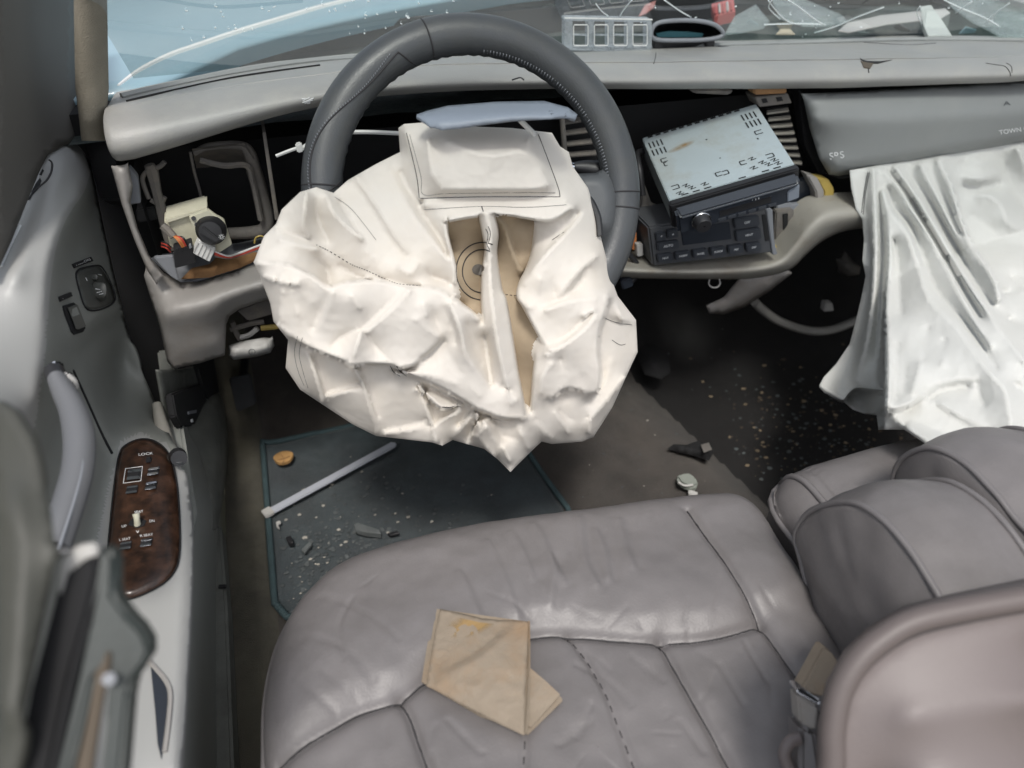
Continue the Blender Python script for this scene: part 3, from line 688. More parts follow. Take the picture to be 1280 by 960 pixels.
# turn signal lever behind the wheel
stalk = thing('turn_signal_lever', 'black column lever with a chrome tip sticking out behind the steering wheel', 'lever', Y(740, 214, .9))
tube('lever', [D(716, 209, .965), D(730, 210, .968), D(745, 213, .97), D(760, 217, .975), D(790, 225, .99)], [.006, .010, .013, .013, .010], BLACK, stalk, k=10)
tube('tip', [D(699, 205, .958), D(703, 206, .959), D(718, 209, .965)], [.004, .0055, .0055], CHROME, stalk, k=10)

# ================================================================== DRIVER AIRBAG
dw = lambda u, v: .912+.00022*(u-590)+.00016*(v-237)
bagb = lambda u, v: dw(u, v)-.062+.0004*35*math.log1p(math.exp((v-430)/35))
OUT = [(498, 160, -2), (505, 155, -1.5), (530, 153, -1), (560, 157, -.8), (640, 160, -.8), (690, 166, -1.5), (700, 183, -2), (711, 190, -2.5), (716, 208, -2), (735, 235, -2), (743, 262, -2), (752, 300, -2), (765, 350, -2.3), (772, 370, -2.3), (795, 400, -2.6), (797, 440, -2.6), (790, 455, -2.5), (765, 510, -1.5), (742, 546, -1), (728, 552, -.8), (690, 555, -.8), (677, 552, -.8), (660, 568, 0), (638, 590, 1), (622, 574, .3), (605, 561, -.5), (566, 550, -.8), (553, 557, .5), (540, 553, .5), (470, 545, -1), (440, 530, -1.5), (375, 487, -2), (357, 460, -2.2), (360, 425, -1.5), (342, 402, 0), (338, 380, 0), (325, 345, 0), (317, 328, .3), (330, 295, -.5), (345, 280, -.8), (352, 262, -.8), (375, 240, -.8), (395, 234, -.6), (417, 241, -1), (435, 225, -1.5), (470, 205, -2), (500, 190, -2.2)]
LN = []
def ridge(*p): LN.append(list(p))
def lip(P, hi, lo, off): LN.extend(step_line(P, hi, lo, off))
# pillow pad
ridge((508, 166, -.6), (521, 222, -.3), (524, 247, -.2)); ridge((524, 248, -.2), (602, 246, 0), (700, 246, -.2)); ridge((700, 246, -.2), (697, 234, -.3), (685, 200, -.5), (673, 168, -.6))
ridge((535, 175, .9), (540, 215, 1.1), (552, 234, .9)); ridge((552, 236, .9), (600, 236, 1.2), (660, 236, 1.1), (684, 232, .8)); ridge((560, 178, .8), (610, 195, 1.5), (650, 190, 1.4), (668, 205, 1.0)); ridge((684, 230, .8), (672, 205, .8), (660, 175, .5))
ridge((505, 201, -1.1), (512, 234, -.9), (527, 254, -.8))
ridge((530, 256, .1), (600, 254, .4), (660, 256, .4), (708, 250, 0))
lip([(557, 276), (575, 272.5), (597, 269)], [.8, 1.0, 1.1], [-2.0, -2.4, -2.4], (0, 3)); lip([(622, 267), (640, 268), (655, 271), (689, 274), (714, 259)], [1.2, 1.2, 1.1, .9, .3], [-2.4, -2.4, -2.4, -1.8, -.6], (0, 3)); ridge((599, 267, 1.1), (609, 265, 1.3), (620, 266, 1.2))
# left big panel and its folds
ridge((440, 224, -1.1), (464, 259, -.6), (483, 291, -.25), (505, 320, 0)); ridge((446, 222, -.8), (471, 258, -.2), (490, 290, .15), (511, 319, .3))
ridge((487, 212, -1.3), (513, 263, .1), (546, 309, .9), (563, 328, 1.2))
ridge((500, 215, -1.5), (520, 255, -.6), (545, 290, -.3), (560, 318, .1))
ridge((500, 335, 1.0), (513, 342, 1.1), (522, 330, .9)); ridge((531, 334, .6), (540, 346, -.1), (560, 352, .2))
lip([(557, 275), (558, 290), (561, 305), (568, 334), (568, 352)], [.6, .8, 1.1, 1.3, 1.2], [-2.2, -2.3, -2.3, -2.2, -1.9], (3, 0))
# left lobe top
ridge((383, 240, .2), (381, 262, .6), (380, 285, .3), (386, 298, -.1)); ridge((394, 245, -.4), (398, 275, -1.0), (410, 300, -1.1))
ridge((408, 246, -.1), (418, 268, .2), (435, 285, .3), (452, 298, .4)); ridge((425, 252, -.9), (445, 285, -.4), (462, 303, -.1))
ridge((430, 318, -.5), (442, 308, -.1)); ridge((443, 326, -.5), (458, 316, -.1)); ridge((456, 333, -.4), (468, 322, 0)); ridge((478, 342, .1), (484, 330, .3))
# ruffled seam
ridge((345, 284, -.3), (362, 292, -.4), (387, 299, -.5), (405, 311, -.9), (420, 320, -.9), (437, 330, -.7), (458, 337, -.6), (480, 348, -.1), (499, 355, .3), (525, 357, .3))
ridge((350, 300, .4), (370, 306, .5), (395, 312, .2)); ridge((395, 322, -.6), (408, 335, -1.5), (412, 352, -1.4)); ridge((425, 333, -1.3), (445, 345, -1.2), (465, 350, -.7))
# upper edge of the lower-left lobe
lip([(322, 330), (345, 331), (369, 336), (390, 347), (410, 360), (432, 355), (470, 353), (505, 358), (544, 363), (570, 378)], [.8, 1.5, 2.0, 2.2, 2.4, 2.3, 2.0, 1.9, 2.1, 2.3], [.2, .6, .5, -.1, -.8, -.6, -.4, .5, .6, -1.5], (1, -5))
ridge((330, 345, 1.2), (350, 352, 2.0), (372, 355, 2.4)); ridge((409, 364, 2.4), (400, 388, 1.6), (391, 409, 1.4)); ridge((417, 366, 2.6), (408, 390, 2.1), (400, 412, 1.7))
ridge((505, 361, 2.1), (478, 387, 1.9), (450, 413, 1.8)); ridge((512, 364, 2.5), (485, 392, 2.4), (458, 416, 2.2)); ridge((440, 370, 2.7), (450, 385, 2.6))
for a in ([(345, 350, 1.5), (352, 375, 1.35), (350, 395, 1.15)], [(362, 352, 2.1), (368, 372, 1.7), (372, 392, 1.7)], [(352, 365, 1.7), (366, 362, 1.8)], [(350, 400, 1.1), (370, 404, 1.5), (385, 408, 1.5)], [(375, 350, 2.3), (385, 364, 2.0), (392, 378, 1.9)]): ridge(*a)
# lower lip of that lobe, lower panel behind it
lip([(346, 406), (362, 418), (391, 434), (429, 449), (440, 455), (462, 453), (488, 454), (500, 458), (515, 455), (523, 449)], [.8, 1.3, 1.8, 2.3, 2.6, 2.2, 2.2, 2.5, 2.4, 2.2], [-1.0, -.9, -.7, -.6, -.6, -.6, -.4, -.3, .2, .7], (-1, 5))
ridge((452, 412, 2.3), (446, 433, 2.7), (440, 452, 2.6)); ridge((456, 415, 2.0), (468, 433, 1.5), (487, 451, 2.1)); ridge((452, 408, 1.9), (430, 420, 1.4), (415, 432, 1.6))
ridge((523, 447, 2.2), (537, 436, 2.1), (551, 422, 2.0)); ridge((529, 450, 1.3), (541, 440, 1.2), (555, 426, 1.2))
ridge((520, 400, 2.6), (535, 412, 2.4), (548, 420, 2.2)); ridge((540, 385, 2.2), (545, 400, 1.8), (550, 412, 1.9)); ridge((530, 380, 2.6), (533, 395, 2.6))
ridge((386, 444, -.3), (395, 470, .1), (403, 500, -.2)); ridge((393, 446, -.9), (402, 472, -.7), (410, 500, -.8))
ridge((444, 459, .2), (456, 487, .5), (466, 520, .3), (470, 540, -.3)); ridge((450, 459, -.4), (462, 487, -.2), (473, 520, -.2))
ridge((405, 497, -.6), (430, 490, -.1), (454, 486, .1)); ridge((410, 490, -.9), (450, 479, -.6)); ridge((482, 542, -.1), (510, 538, .3), (539, 533, .4)); ridge((480, 537, -.4), (510, 532, -.1), (532, 526, .1))
ridge((523, 484, .2), (531, 504, .8), (539, 528, .9), (545, 551, 1.0)); ridge((529, 484, -.7), (537, 504, -.6), (545, 524, -.2))
ridge((541, 532, .6), (560, 521, .9), (575, 514, .8)); ridge((543, 527, .0), (560, 514, -.1), (572, 508, 0))
# fold that crosses below the middle
lip([(498, 461), (523, 471), (550, 482), (582, 500), (597, 509), (625, 520), (643, 522), (656, 521)], [1.8, 1.9, 2.1, 2.3, 2.5, 2.7, 2.6, 2.2], [.2, .1, .2, .2, .3, .4, .5, .6], (-2, 5))
lip([(524, 483), (540, 499), (553, 509), (565, 508), (577, 504)], [1.4, 1.7, 1.8, 1.5, 1.0], [-.5, -.5, -.5, -.3, 0], (-3, 4))
ridge((510, 466, 2.0), (540, 470, 2.2), (570, 480, 2.4)); ridge((560, 440, 1.7), (575, 465, 2.2), (600, 495, 2.6))
ridge((594, 513, .8), (580, 531, .9), (567, 547, 0)); ridge((588, 514, .1), (574, 530, -.2)); ridge((600, 520, -.1), (590, 538, -.7), (585, 552, -.8))
# bottom point
lip([(597, 513), (597, 530), (597, 544)], 1.9, -.6, (-4, 1))
ridge((597, 544, 2.0), (610, 562, 1.7), (625, 578, 1.2)); ridge((605, 527, 2.4), (615, 522, 1.5), (640, 527, 1.0)); ridge((600, 540, 2.5), (608, 533, 2.8), (614, 545, 2.2), (622, 553, 1.8)); ridge((618, 530, 1.4), (628, 545, .9), (645, 548, 1.2))
ridge((645, 530, 1.4), (653, 545, 1.7), (661, 560, 1.0)); ridge((630, 560, 2.0), (637, 575, 1.9))
# bright ridge left of the tan hollow
lip([(566, 372), (575, 381), (588, 391), (597, 400)], [2.4, 2.3, 2.2, 2.0], [-1.4, -1.4, -1.3, -1.0], (3, -3)); ridge((606, 420, .5), (609, 445, .5), (614, 479, 1.3))
ridge((563, 380, 2.6), (572, 402, 2.9), (578, 425, 2.8), (582, 443, 2.7), (596, 464, 2.4), (611, 482, 2.1)); ridge((555, 385, 2.1), (566, 410, 1.9), (570, 430, 1.9)); ridge((584, 405, 1.9), (592, 430, 1.2), (602, 455, 1.2))
# centre tongue
lip([(601, 270), (605, 291), (608, 311), (606, 331), (604, 350), (604, 380), (606, 402)], [.8, .7, .8, .9, 1.2, 1.5, 1.6], [-2.3, -2.4, -2.4, -2.3, -2.1, -1.7, -1.0], (-3, 0))
ridge((608, 268, 1.4), (613, 291, 1.4), (612, 320, 1.5), (613, 355, 2.0), (617, 392, 2.4), (622, 430, 2.6), (632, 475, 2.6), (640, 505, 2.7))
lip([(616, 268), (621, 291), (619, 317), (625, 360), (631, 376), (639, 423), (645, 461), (652, 497), (656, 520)], [.9, .5, .3, .8, 1.2, 1.6, 1.8, 2.0, 1.9], [-1.7, -2.1, -2.3, -2.2, -2, -1.2, -.9, -.7, -.3], (3, 0))
ridge((606, 300, .4), (610, 308, 1.5), (608, 330, .8)); ridge((618, 484, 2.1), (632, 484, 2.0), (645, 500, 2.6))
lip([(619, 269), (631, 282), (639, 311), (645, 326), (651, 339)], [.7, 0, -.9, -1.2, -1.4], [-2.3, -2.4, -2.4, -2.3, -2.1], (3, -1))
# right lobe
lip([(671, 279), (667, 311), (661, 331), (651, 352), (648, 370), (656, 384), (670, 410), (680, 428)], [-1.7, -1.2, -.8, -.1, .4, .8, 1.3, 1.5], [-2.2, -2.2, -2.2, -2.2, -2.1, -1.7, -1.2, -.9], (-3, 1))
ridge((729, 268, -1.2), (710, 290, -.1), (690, 311, .7), (672, 332, .9), (656, 355, .6)); ridge((722, 266, -1.5), (702, 290, -.7), (683, 310, -.2))
ridge((745, 320, -.5), (725, 338, .6), (706, 360, 1.0), (700, 370, .9)); ridge((735, 335, -.5), (722, 358, -.1), (710, 368, .4)); ridge((675, 350, 1.2), (675, 370, .9)); ridge((690, 345, .8), (693, 366, .6))
ridge((660, 384, 1.2), (680, 382, 1.0), (695, 376, .7), (710, 371, .7), (728, 369, .6), (745, 367, .4), (759, 365, -.3))
ridge((683, 388, 1.6), (710, 378, 1.3), (745, 373, .8)); 
lip([(758, 370), (757, 384), (748, 412), (746, 441), (749, 466), (746, 487), (734, 491)], [.2, .6, 1.2, 1.5, 1.6, 1.5, 1.3], [-1.8, -1.8, -1.5, -1.4, -1.3, -1.2, -.8], (4, 2))
ridge((687, 437, 2.3), (697, 437, 2.4), (712, 427, 2.1), (730, 413, 1.7), (744, 397, 1.4)); ridge((690, 428, 1.5), (708, 420, 1.1), (725, 405, .9), (738, 392, .8)); ridge((730, 395, 1.5), (742, 388, 1.3))
ridge((682, 443, 2.2), (690, 444, 2.3)); ridge((700, 450, 1.7), (705, 470, 1.8), (702, 484, 1.9)); ridge((710, 445, 1.9), (725, 470, 1.4), (732, 488, 1.4)); ridge((690, 455, 2.3), (678, 470, 2.2), (676, 490, 2.0))
lip([(680, 494), (692, 495), (702, 486), (715, 484), (729, 488)], [1.8, 1.9, 1.9, 1.6, 1.4], [.6, .3, -.2, -.3, -.4], (1, 5))
lip([(672, 442), (668, 470), (666, 500), (664, 514)], [1.2, 1.5, 1.4, 1.0], [-1.0, -.8, -.6, -.3], (-3, 0))
ridge((694, 516, 1.0), (702, 527, .9), (710, 540, .6)); ridge((700, 514, .4), (715, 525, .2), (738, 522, .2)); ridge((741, 520, .5), (760, 498, -.2), (780, 472, -1.2)); ridge((735, 505, 0), (755, 480, -.8), (765, 450, -1.4)); ridge((738, 522, .6), (737, 540, .3)); ridge((670, 525, 1.0), (680, 540, .9), (690, 548, .3))
ridge((759, 399, -1.6), (775, 405, -1.9), (790, 404, -2.2)); ridge((770, 380, -1.3), (776, 398, -1.2), (786, 401, -1.8))
bagback = lambda u, v, e: .004+.028*min(1, e/60)**.5
UVW, T, E_, isb = solve(OUT, LN, step=2.4, smooth=0, crinkle=.05, cr_scale=34, iters=600)
V = np.array([D(p[0], p[1], bagb(p[0], p[1])-p[2]*.019) for p in UVW]); T = orient(V, T)
cm = lambda L, du, dv: [(p[0]+du, p[1]+dv) for p in catmull([np.array(q, float) for q in L], 6)]
tl_ = cm([(557, 276), (602, 268), (630, 266), (655, 271), (689, 274), (714, 259)], 0, 3)
TANA = cm([(557, 275), (558, 290), (561, 305), (568, 334), (568, 352)], 3, 0)+cm([(566, 372), (575, 381), (588, 391), (597, 400)], 3, -3)+cm([(601, 270), (605, 291), (608, 311), (606, 331), (604, 350), (604, 380), (606, 402)], -3, 0)[::-1]+[p for p in tl_ if 558 < p[0] < 600][::-1]
TANB = cm([(616, 268), (621, 291), (619, 317), (625, 360), (631, 376), (639, 423), (645, 461), (652, 497), (656, 520)], 3, 0)+cm([(672, 442), (668, 470), (666, 500), (664, 514)], -3, 0)[::-1]+cm([(671, 279), (667, 311), (661, 331), (651, 352), (648, 370), (656, 384), (670, 410), (680, 428)], -3, 1)[::-1]+[p for p in tl_ if 622 < p[0] < 670][::-1]
cen = np.array([UVW[list(f)].mean(0) for f in T]); it = (pip(cen[:, 0], cen[:, 1], TANA) | pip(cen[:, 0], cen[:, 1], TANB)) & (cen[:, 2] < .3)
ub, vb = UVW[:, 0], UVW[:, 1]; poly = [tuple(p[:2]) for p in OUT]; ed = segdist(ub, vb, poly, True)
B = np.array([D(p[0], p[1], bagb(p[0], p[1])-min(p[2], 0)*.019+bagback(p[0], p[1], e)) for p, e in zip(UVW, ed)])
N = len(V); main = [f for f, k in zip(T, it) if not k]; lining = [f for f, k in zip(T, it) if k]
Fc = list(main)+[tuple(i+N for i in f[::-1]) for f in T]
he = {(f[i], f[(i+1) % len(f)]) for f in T for i in range(len(f))}
Fc += [(b, a, a+N, b+N) for a, b in he if (b, a) not in he]
bag = mk('driver_airbag', np.r_[V, B], Fc, BAGW, None, label='deflated white airbag crumpled over the steering wheel hub with a pillow-like top pad', cat='airbag')
use = sorted({i for f in lining for i in f}); mp = {i: k for k, i in enumerate(use)}
mk('shaded_tan_lining', V[use], [tuple(mp[i] for i in f) for f in lining], BAGIN, bag)
A_ = UVW
def bs(u, v, lift=.0006):
    d2 = (A_[:, 0]-u)**2+(A_[:, 1]-v)**2; k = np.argsort(d2)[:4]; ww = 1/(d2[k]+.3); return D(u, v, bagb(u, v)-(A_[k, 2]*ww).sum()/ww.sum()*.019-lift)
def stitch(P, r=.0004, dash_=None, mat=THREAD, name='stitch_line'):
    Q = resample([np.array(p, float) for p in catmull([np.array(q, float) for q in P], 6)], 2.0)
    if dash_:
        tubes(name, [([bs(*Q[i]), bs(*Q[i+1])], r) for i in range(0, len(Q)-1, 2)], mat, bag)
    else:
        Vv, Ff = tube_data([bs(*q) for q in Q], r, 5); mk(name, Vv, Ff, mat, bag)
stitch([(508, 166), (515, 195), (521, 222), (524, 247)]); stitch([(525, 248), (560, 247), (602, 246), (650, 246), (700, 246)]); stitch([(700, 246), (698, 235), (686, 202), (673, 168)])
stitch([(395, 306), (410, 313), (425, 322), (440, 331), (458, 338), (480, 348), (499, 355), (525, 357)], .0004, True)
stitch([(488, 457), (492, 465), (500, 470)], .0005); stitch([(496, 458), (500, 464), (508, 470)], .0005)
stitch([(553, 509), (564, 509), (572, 505)], .0006); stitch([(610, 283), (613, 291), (611, 303)], .0004); stitch([(607, 286), (610, 293), (609, 305), (612, 312)], .0004)
stitch([(632, 368), (648, 370)], .0004, True); stitch([(690, 300), (705, 290)], .0003); stitch([(602, 258), (604, 264)], .0006)
stitch([(757, 398), (770, 403), (790, 406)], .0003); stitch([(765, 425), (775, 431), (782, 430)], .0003)
for P in ([(372, 420), (368, 440), (372, 462), (380, 482)], [(378, 422), (374, 442), (378, 462), (385, 485)], [(512, 168), (526, 220), (529, 243), (560, 242), (640, 241), (694, 241)], [(530, 262), (600, 258), (660, 259), (708, 256)], [(418, 246), (440, 262), (470, 300)]): stitch(P, .00025, None, PIPING)
for rad in ((33, 36), (25, 27)):
    stitch([(603+rad[0]*math.cos(a), 339+rad[1]*math.sin(a)) for a in np.linspace(R(95), R(292), 14)], .0007, name='vent_ring')
Vh = [bs(598+8*math.cos(a), 337+7*math.sin(a), .001) for a in np.linspace(0, 2*math.pi, 12, endpoint=False)]
mk('vent_hole', Vh, [tuple(range(12))], DUSTY, bag, smooth=False)
# airbag module cover hinged up over the pad
cvo = abl((521, 143, 'd', .80), (535, 138, 'd', .815), (560, 132, 'd', .83), (620, 127, 'd', .845), (680, 126, 'd', .845), (710, 134, 'd', .84), (722, 143, 'd', .835), (720, 148, 'd', .825), (690, 149, 'd', .80), (640, 152, 'd', .795), (600, 157, 'd', .79), (575, 161, 'd', .788), (552, 163, 'd', .786), (536, 158, 'd', .788), (527, 150, 'd', .793))
cover = skin('module_cover', cvo, [abl((530, 146, 'd', .79), (560, 142, 'd', .795), (620, 139, 'd', .80), (690, 140, 'd', .805), (716, 144, 'd', .815)), abl((545, 155, 'd', .782), (590, 152, 'd', .784), (640, 147, 'd', .789), (700, 145, 'd', .797))], COVER, wheel, step=2.5, smooth=5, thick=.004)
ch = lambda u, v: hit(cover, u, v, .80)
text_px('SUPPLEMENTAL', (686, 139.5), (710, 140.5), 2.2, ch, DASHMARK, cover, .0006)
text_px('SRS', (688, 143.5), (708, 144.2), 3.6, ch, DASHMARK, cover, .0006)
tube('cover_strap', [D(650, 150, .83), D(660, 160, .84), D(668, 168, .85)], .003, WHITEP, wheel)
# white cable tie slung behind the wheel
tie = thing('cable_tie', 'white cable tie strung behind the left side of the steering wheel', 'cable tie', Y(374, 186, .97))
tube('strap', [Y(377, 186, .975), Y(398, 172, .975), (Y(425, 166, .975)), Y(460, 165, .975), Y(505, 167, .965)], .0028, WHITEP, tie, k=6)
tube('tail', [Y(345, 195, .975), Y(360, 189, .975), Y(374, 184, .975)], .0022, WHITEP, tie, k=6)
slab('lock_head', [Y(u, v, .97) for u, v in [(369, 181), (377, 179), (380, 190), (372, 192)]], (0, .008, 0), WHITEP, tie, .0015)

# ================================================================== PASSENGER AIRBAG
def pgb(u, v):
    t = min(1.3, max(0, (v-195)/345)); k = np.clip((u-1060)/80, 0, 1); k = k*k*(3-2*k)
    d = dY(u, v, .975-(.235*t*(1-k)+.46*t**1.5*k)); return min(d, dZ(u, v, .362+.02*k)) if u > 1105 else d
PO = [(1062, 213, 0), (1064, 235, 0), (1070, 262, 0), (1078, 275, 0), (1080, 300, 0), (1078, 325, 0), (1082, 345, 0), (1076, 375, 0), (1070, 400, 0), (1062, 430, 0), (1045, 455, 0), (1030, 471, .5), (1024, 482, 1), (1030, 491, 1), (1052, 500, 1.5), (1066, 512, .5), (1080, 517, .5), (1096, 519, .5), (1098, 537, 0), (1130, 537, 0), (1162, 558, 0), (1180, 566, 0), (1240, 600, 0), (1345, 600, 0), (1345, 165, 0), (1280, 175, 0), (1200, 188, 0), (1100, 206, 0)]
PL = []
def pr(*p): PL.append(list(p))
def plip(P, hi, lo, off): PL.extend(step_line(P, hi, lo, off))
def fold(P, H): PL.append([(u, v, h) for (u, v), h in zip(P, H)])
fold([(1083, 214), (1080, 262), (1086, 320), (1083, 380), (1072, 430), (1055, 470), (1049, 490)], [.3, .2, .3, .4, .8, 1.0, 1.2])
fold([(1091, 214), (1093, 262), (1094, 320), (1091, 380), (1084, 430), (1074, 462), (1070, 476)], [1.4, 2.0, 2.2, 2.2, 2.6, 2.8, 2.8])
fold([(1097, 216), (1101, 262), (1103, 320), (1100, 380), (1097, 430), (1094, 465), (1096, 482)], [.6, .6, .4, .2, 0, .6, 1.0])
fold([(1102, 240), (1109, 275), (1112, 320), (1108, 380), (1110, 430), (1111, 465), (1110, 500), (1109, 513)], [1.6, 2.6, 2.8, 3.0, 3.8, 4.2, 4.2, 3.2])
fold([(1118, 300), (1123, 340), (1126, 390)], [1.6, 2.0, 2.4])
fold([(1107, 243), (1112, 265), (1130, 288), (1145, 325), (1161, 375), (1193, 407), (1214, 437), (1236, 467), (1258, 494), (1264, 550)], [1.6, 2.8, 3.6, 4.2, 4.8, 5.2, 5.2, 5.2, 4.6, 3.0])
fold([(1111, 236), (1119, 258), (1138, 281), (1154, 318), (1171, 362), (1202, 397), (1225, 428), (1246, 460)], [.5, .9, 1.4, 2.0, 2.7, 3.4, 3.8, 4.0])
fold([(1105, 215), (1126, 241), (1138, 262), (1163, 300), (1183, 338), (1199, 369), (1216, 400), (1238, 432)], [1.0, 2.3, 3.0, 3.8, 4.4, 5.0, 5.2, 5.2])
fold([(1112, 213), (1134, 240), (1147, 262), (1172, 302), (1191, 336), (1207, 365), (1226, 396)], [.3, .7, 1.1, 1.8, 2.5, 3.2, 3.8])
fold([(1119, 211), (1143, 245), (1170, 290), (1198, 337), (1221, 373), (1244, 405), (1279, 452)], [1.3, 2.8, 4.0, 4.8, 5.4, 5.6, 5.2])
fold([(1133, 209), (1157, 244), (1183, 289), (1208, 331), (1230, 366), (1254, 398)], [.5, 1.3, 2.2, 3.0, 3.6, 4.0])
fold([(1150, 207), (1172, 250), (1194, 292), (1214, 324)], [1.8, 3.2, 4.4, 5.0]); fold([(1160, 205), (1180, 246), (1201, 290)], [1.1, 2.6, 4.2])
plip([(1172, 202), (1187, 233), (1200, 277), (1216, 312), (1241, 349), (1247, 375)], [2.0, 3.8, 5.2, 5.8, 6.2, 5.6], [.4, .6, .8, 1.2, 1.6, 2.2], (5, -3))
fold([(1200, 205), (1225, 203), (1250, 196)], [.4, 1.6, .5]); fold([(1200, 222), (1225, 224), (1245, 220)], [1.3, 2.5, 1.3]); fold([(1204, 232), (1228, 236), (1248, 230)], [.8, .9, .5]); fold([(1212, 246), (1236, 246), (1252, 258), (1262, 282), (1296, 290)], [1.4, 2.8, 3.0, 3.0, 2.4]); fold([(1214, 268), (1238, 284), (1252, 302), (1290, 305)], [.9, 1.2, 1.4, 1.0]); fold([(1255, 190), (1262, 225), (1285, 262), (1335, 282)], [.4, .7, .8, .8]); fold([(1271, 188), (1278, 205), (1284, 228)], [1.9, 2.2, 1.3]); fold([(1232, 306), (1262, 330), (1300, 338)], [1.0, 1.8, 1.3]); fold([(1256, 365), (1300, 360)], [1.2, 2.2]); fold([(1262, 398), (1300, 412)], [1.8, 2.4]); fold([(1265, 345), (1310, 385)], [1.0, 1.0])
plip([(1027, 484), (1052, 499), (1060, 492), (1071, 484), (1091, 487), (1102, 487)], [1.4, 2.2, 2.4, 2.6, 2.4, 1.6], [-.8, -1, -1.2, -1.4, -1.6, -1.6], (0, 4))
fold([(1075, 505), (1080, 514)], [-.8, -.4]); fold([(1099, 520), (1099, 533)], [0, 0])
# front fold and its shaded under panel
plip([(1108, 511), (1120, 510), (1134, 506), (1145, 499), (1155, 491)], [3.2, 3.4, 3.5, 3.4, 3.0], [1.4, 1.2, 1.2, 1.4, 2.0], (2, 5))
pr((1112, 517, 1.8), (1130, 533, 1.4), (1160, 552, .8)); fold([(1155, 489), (1174, 478), (1195, 474), (1218, 473)], [3.0, 3.4, 3.8, 4.2]); fold([(1162, 497), (1180, 487), (1210, 482)], [1.8, 2.2, 2.8]); fold([(1222, 478), (1225, 495), (1230, 506)], [3.6, 2.8, 2.6]); fold([(1112, 517), (1130, 533), (1160, 552)], [1.8, 1.4, .8]); fold([(1133, 450), (1130, 490)], [3.4, 3.0]); fold([(1122, 430), (1121, 460), (1118, 500)], [3.2, 3.2, 3.0]); fold([(1150, 455), (1142, 490)], [4.2, 3.8]); fold([(1160, 410), (1154, 450)], [3.6, 3.6]); fold([(1180, 425), (1178, 455)], [4.0, 4.4]); fold([(1165, 503), (1195, 524), (1232, 545)], [2.2, 1.8, 1.6]); fold([(1175, 505), (1205, 522), (1240, 535)], [2.6, 2.4, 2.4]); fold([(1270, 480), (1300, 500)], [2.8, 2.4]); fold([(1283, 470), (1310, 480)], [4.0, 3.0])
pbag = sheet('passenger_airbag', PO, PL, pgb, BAGP, None, back=lambda u, v, e: .004+.02*min(1, e/50)**.5, step=2.8, smooth=0, crinkle=.07, cr_scale=34,
     label='deflated white airbag hanging in long folds below the closed dash door on the right', cat='airbag')
for a in ([(1087, 215), (1082, 240), (1079, 268)], [(1085, 215), (1080, 240), (1077, 266)]): decal_line('stitch_line', pbag, a, .0005, THREAD, pbag, .0006)
decal_line('hem', pbag, [(1024, 482), (1032, 490), (1052, 499), (1060, 491), (1071, 484), (1091, 486), (1104, 487)], .0014, BAGP, pbag, .0)

# ================================================================== LOOSE CAR RADIO
fl_, fr_, br_ = np.array([.4972, .8821, .5375]), np.array([.6646, .8449, .5856]), np.array([.6914, 1.0093, .6195])
ra = (fr_-fl_)/np.linalg.norm(fr_-fl_); rb = br_-fr_; rb -= ra*rb.dot(ra); rb /= np.linalg.norm(rb); rc = np.cross(ra, rb)
RWD, RLN, RHT = .178, .17, .040
rp = lambda a, b, c: fl_+ra*a+rb*b+rc*c
radio = thing('car_radio', 'loose steel-cased car radio tilted out of the open centre dash', 'car radio', fl_)
case = slab('case', [rp(.002, .012, 0), rp(RWD-.002, .012, 0), rp(RWD-.002, RLN, 0), rp(.002, RLN, 0)], rc*-RHT, SILVER, radio, .0012)
slab('front_frame', [rp(0, 0, .001), rp(RWD, 0, .001), rp(RWD, .012, .001), rp(0, .012, .001)], rc*-.042, BLACK, radio, .002)
face = slab('faceplate', [rp(.004, -.016, -.006), rp(RWD-.004, -.016, -.006), rp(RWD-.004, 0, -.002), rp(.004, 0, -.002)], rc*-.036, DARKBLUE, radio, .004)
slab('display', [rp(.062, -.0165, -.018), rp(.135, -.0165, -.018), rp(.135, -.0165, -.030), rp(.062, -.0165, -.030)], rb*.002, BLACK, face, .001)
slab('brow', [rp(.008, -.021, -.006), rp(RWD-.008, -.021, -.006), rp(RWD-.006, -.004, -.001), rp(.006, -.004, -.001)], rc*-.006, DARKBLUE, face, .0025)
kc = rp(.036, -.016, -.0225)
for nm, r0, r1, dp, mt in (('knob_ring', .014, .014, .006, CHROME), ('knob', .0115, .0105, .018, BLACK)):
    G = [[kc+(ra*math.cos(q)+rc*math.sin(q))*rad-rb*z for rad, z in ((r0, 0), (r0, dp*.8), (r1*.93, dp), (.001, dp))] for q in np.linspace(0, 2*math.pi, 28, endpoint=False)]
    grid(nm, G, mt, face, closed_i=True, ang=40)
for k in range(6): slab('button', [rp(.06+.014*k, -.0175, -.032), rp(.071+.014*k, -.0175, -.032), rp(.071+.014*k, -.0175, -.037), rp(.06+.014*k, -.0175, -.037)], rb*.003, BUTTON, face, .0006)
text('1  2  3', .004, rp(.112, -.0185, -.014), ra, rc, LABELW, face)
slab('release_tab', [rp(RWD-.022, -.018, -.018), rp(RWD-.006, -.018, -.012), rp(RWD-.006, -.018, -.034), rp(RWD-.022, -.018, -.036)], rb*.004, COVER, face, .001)
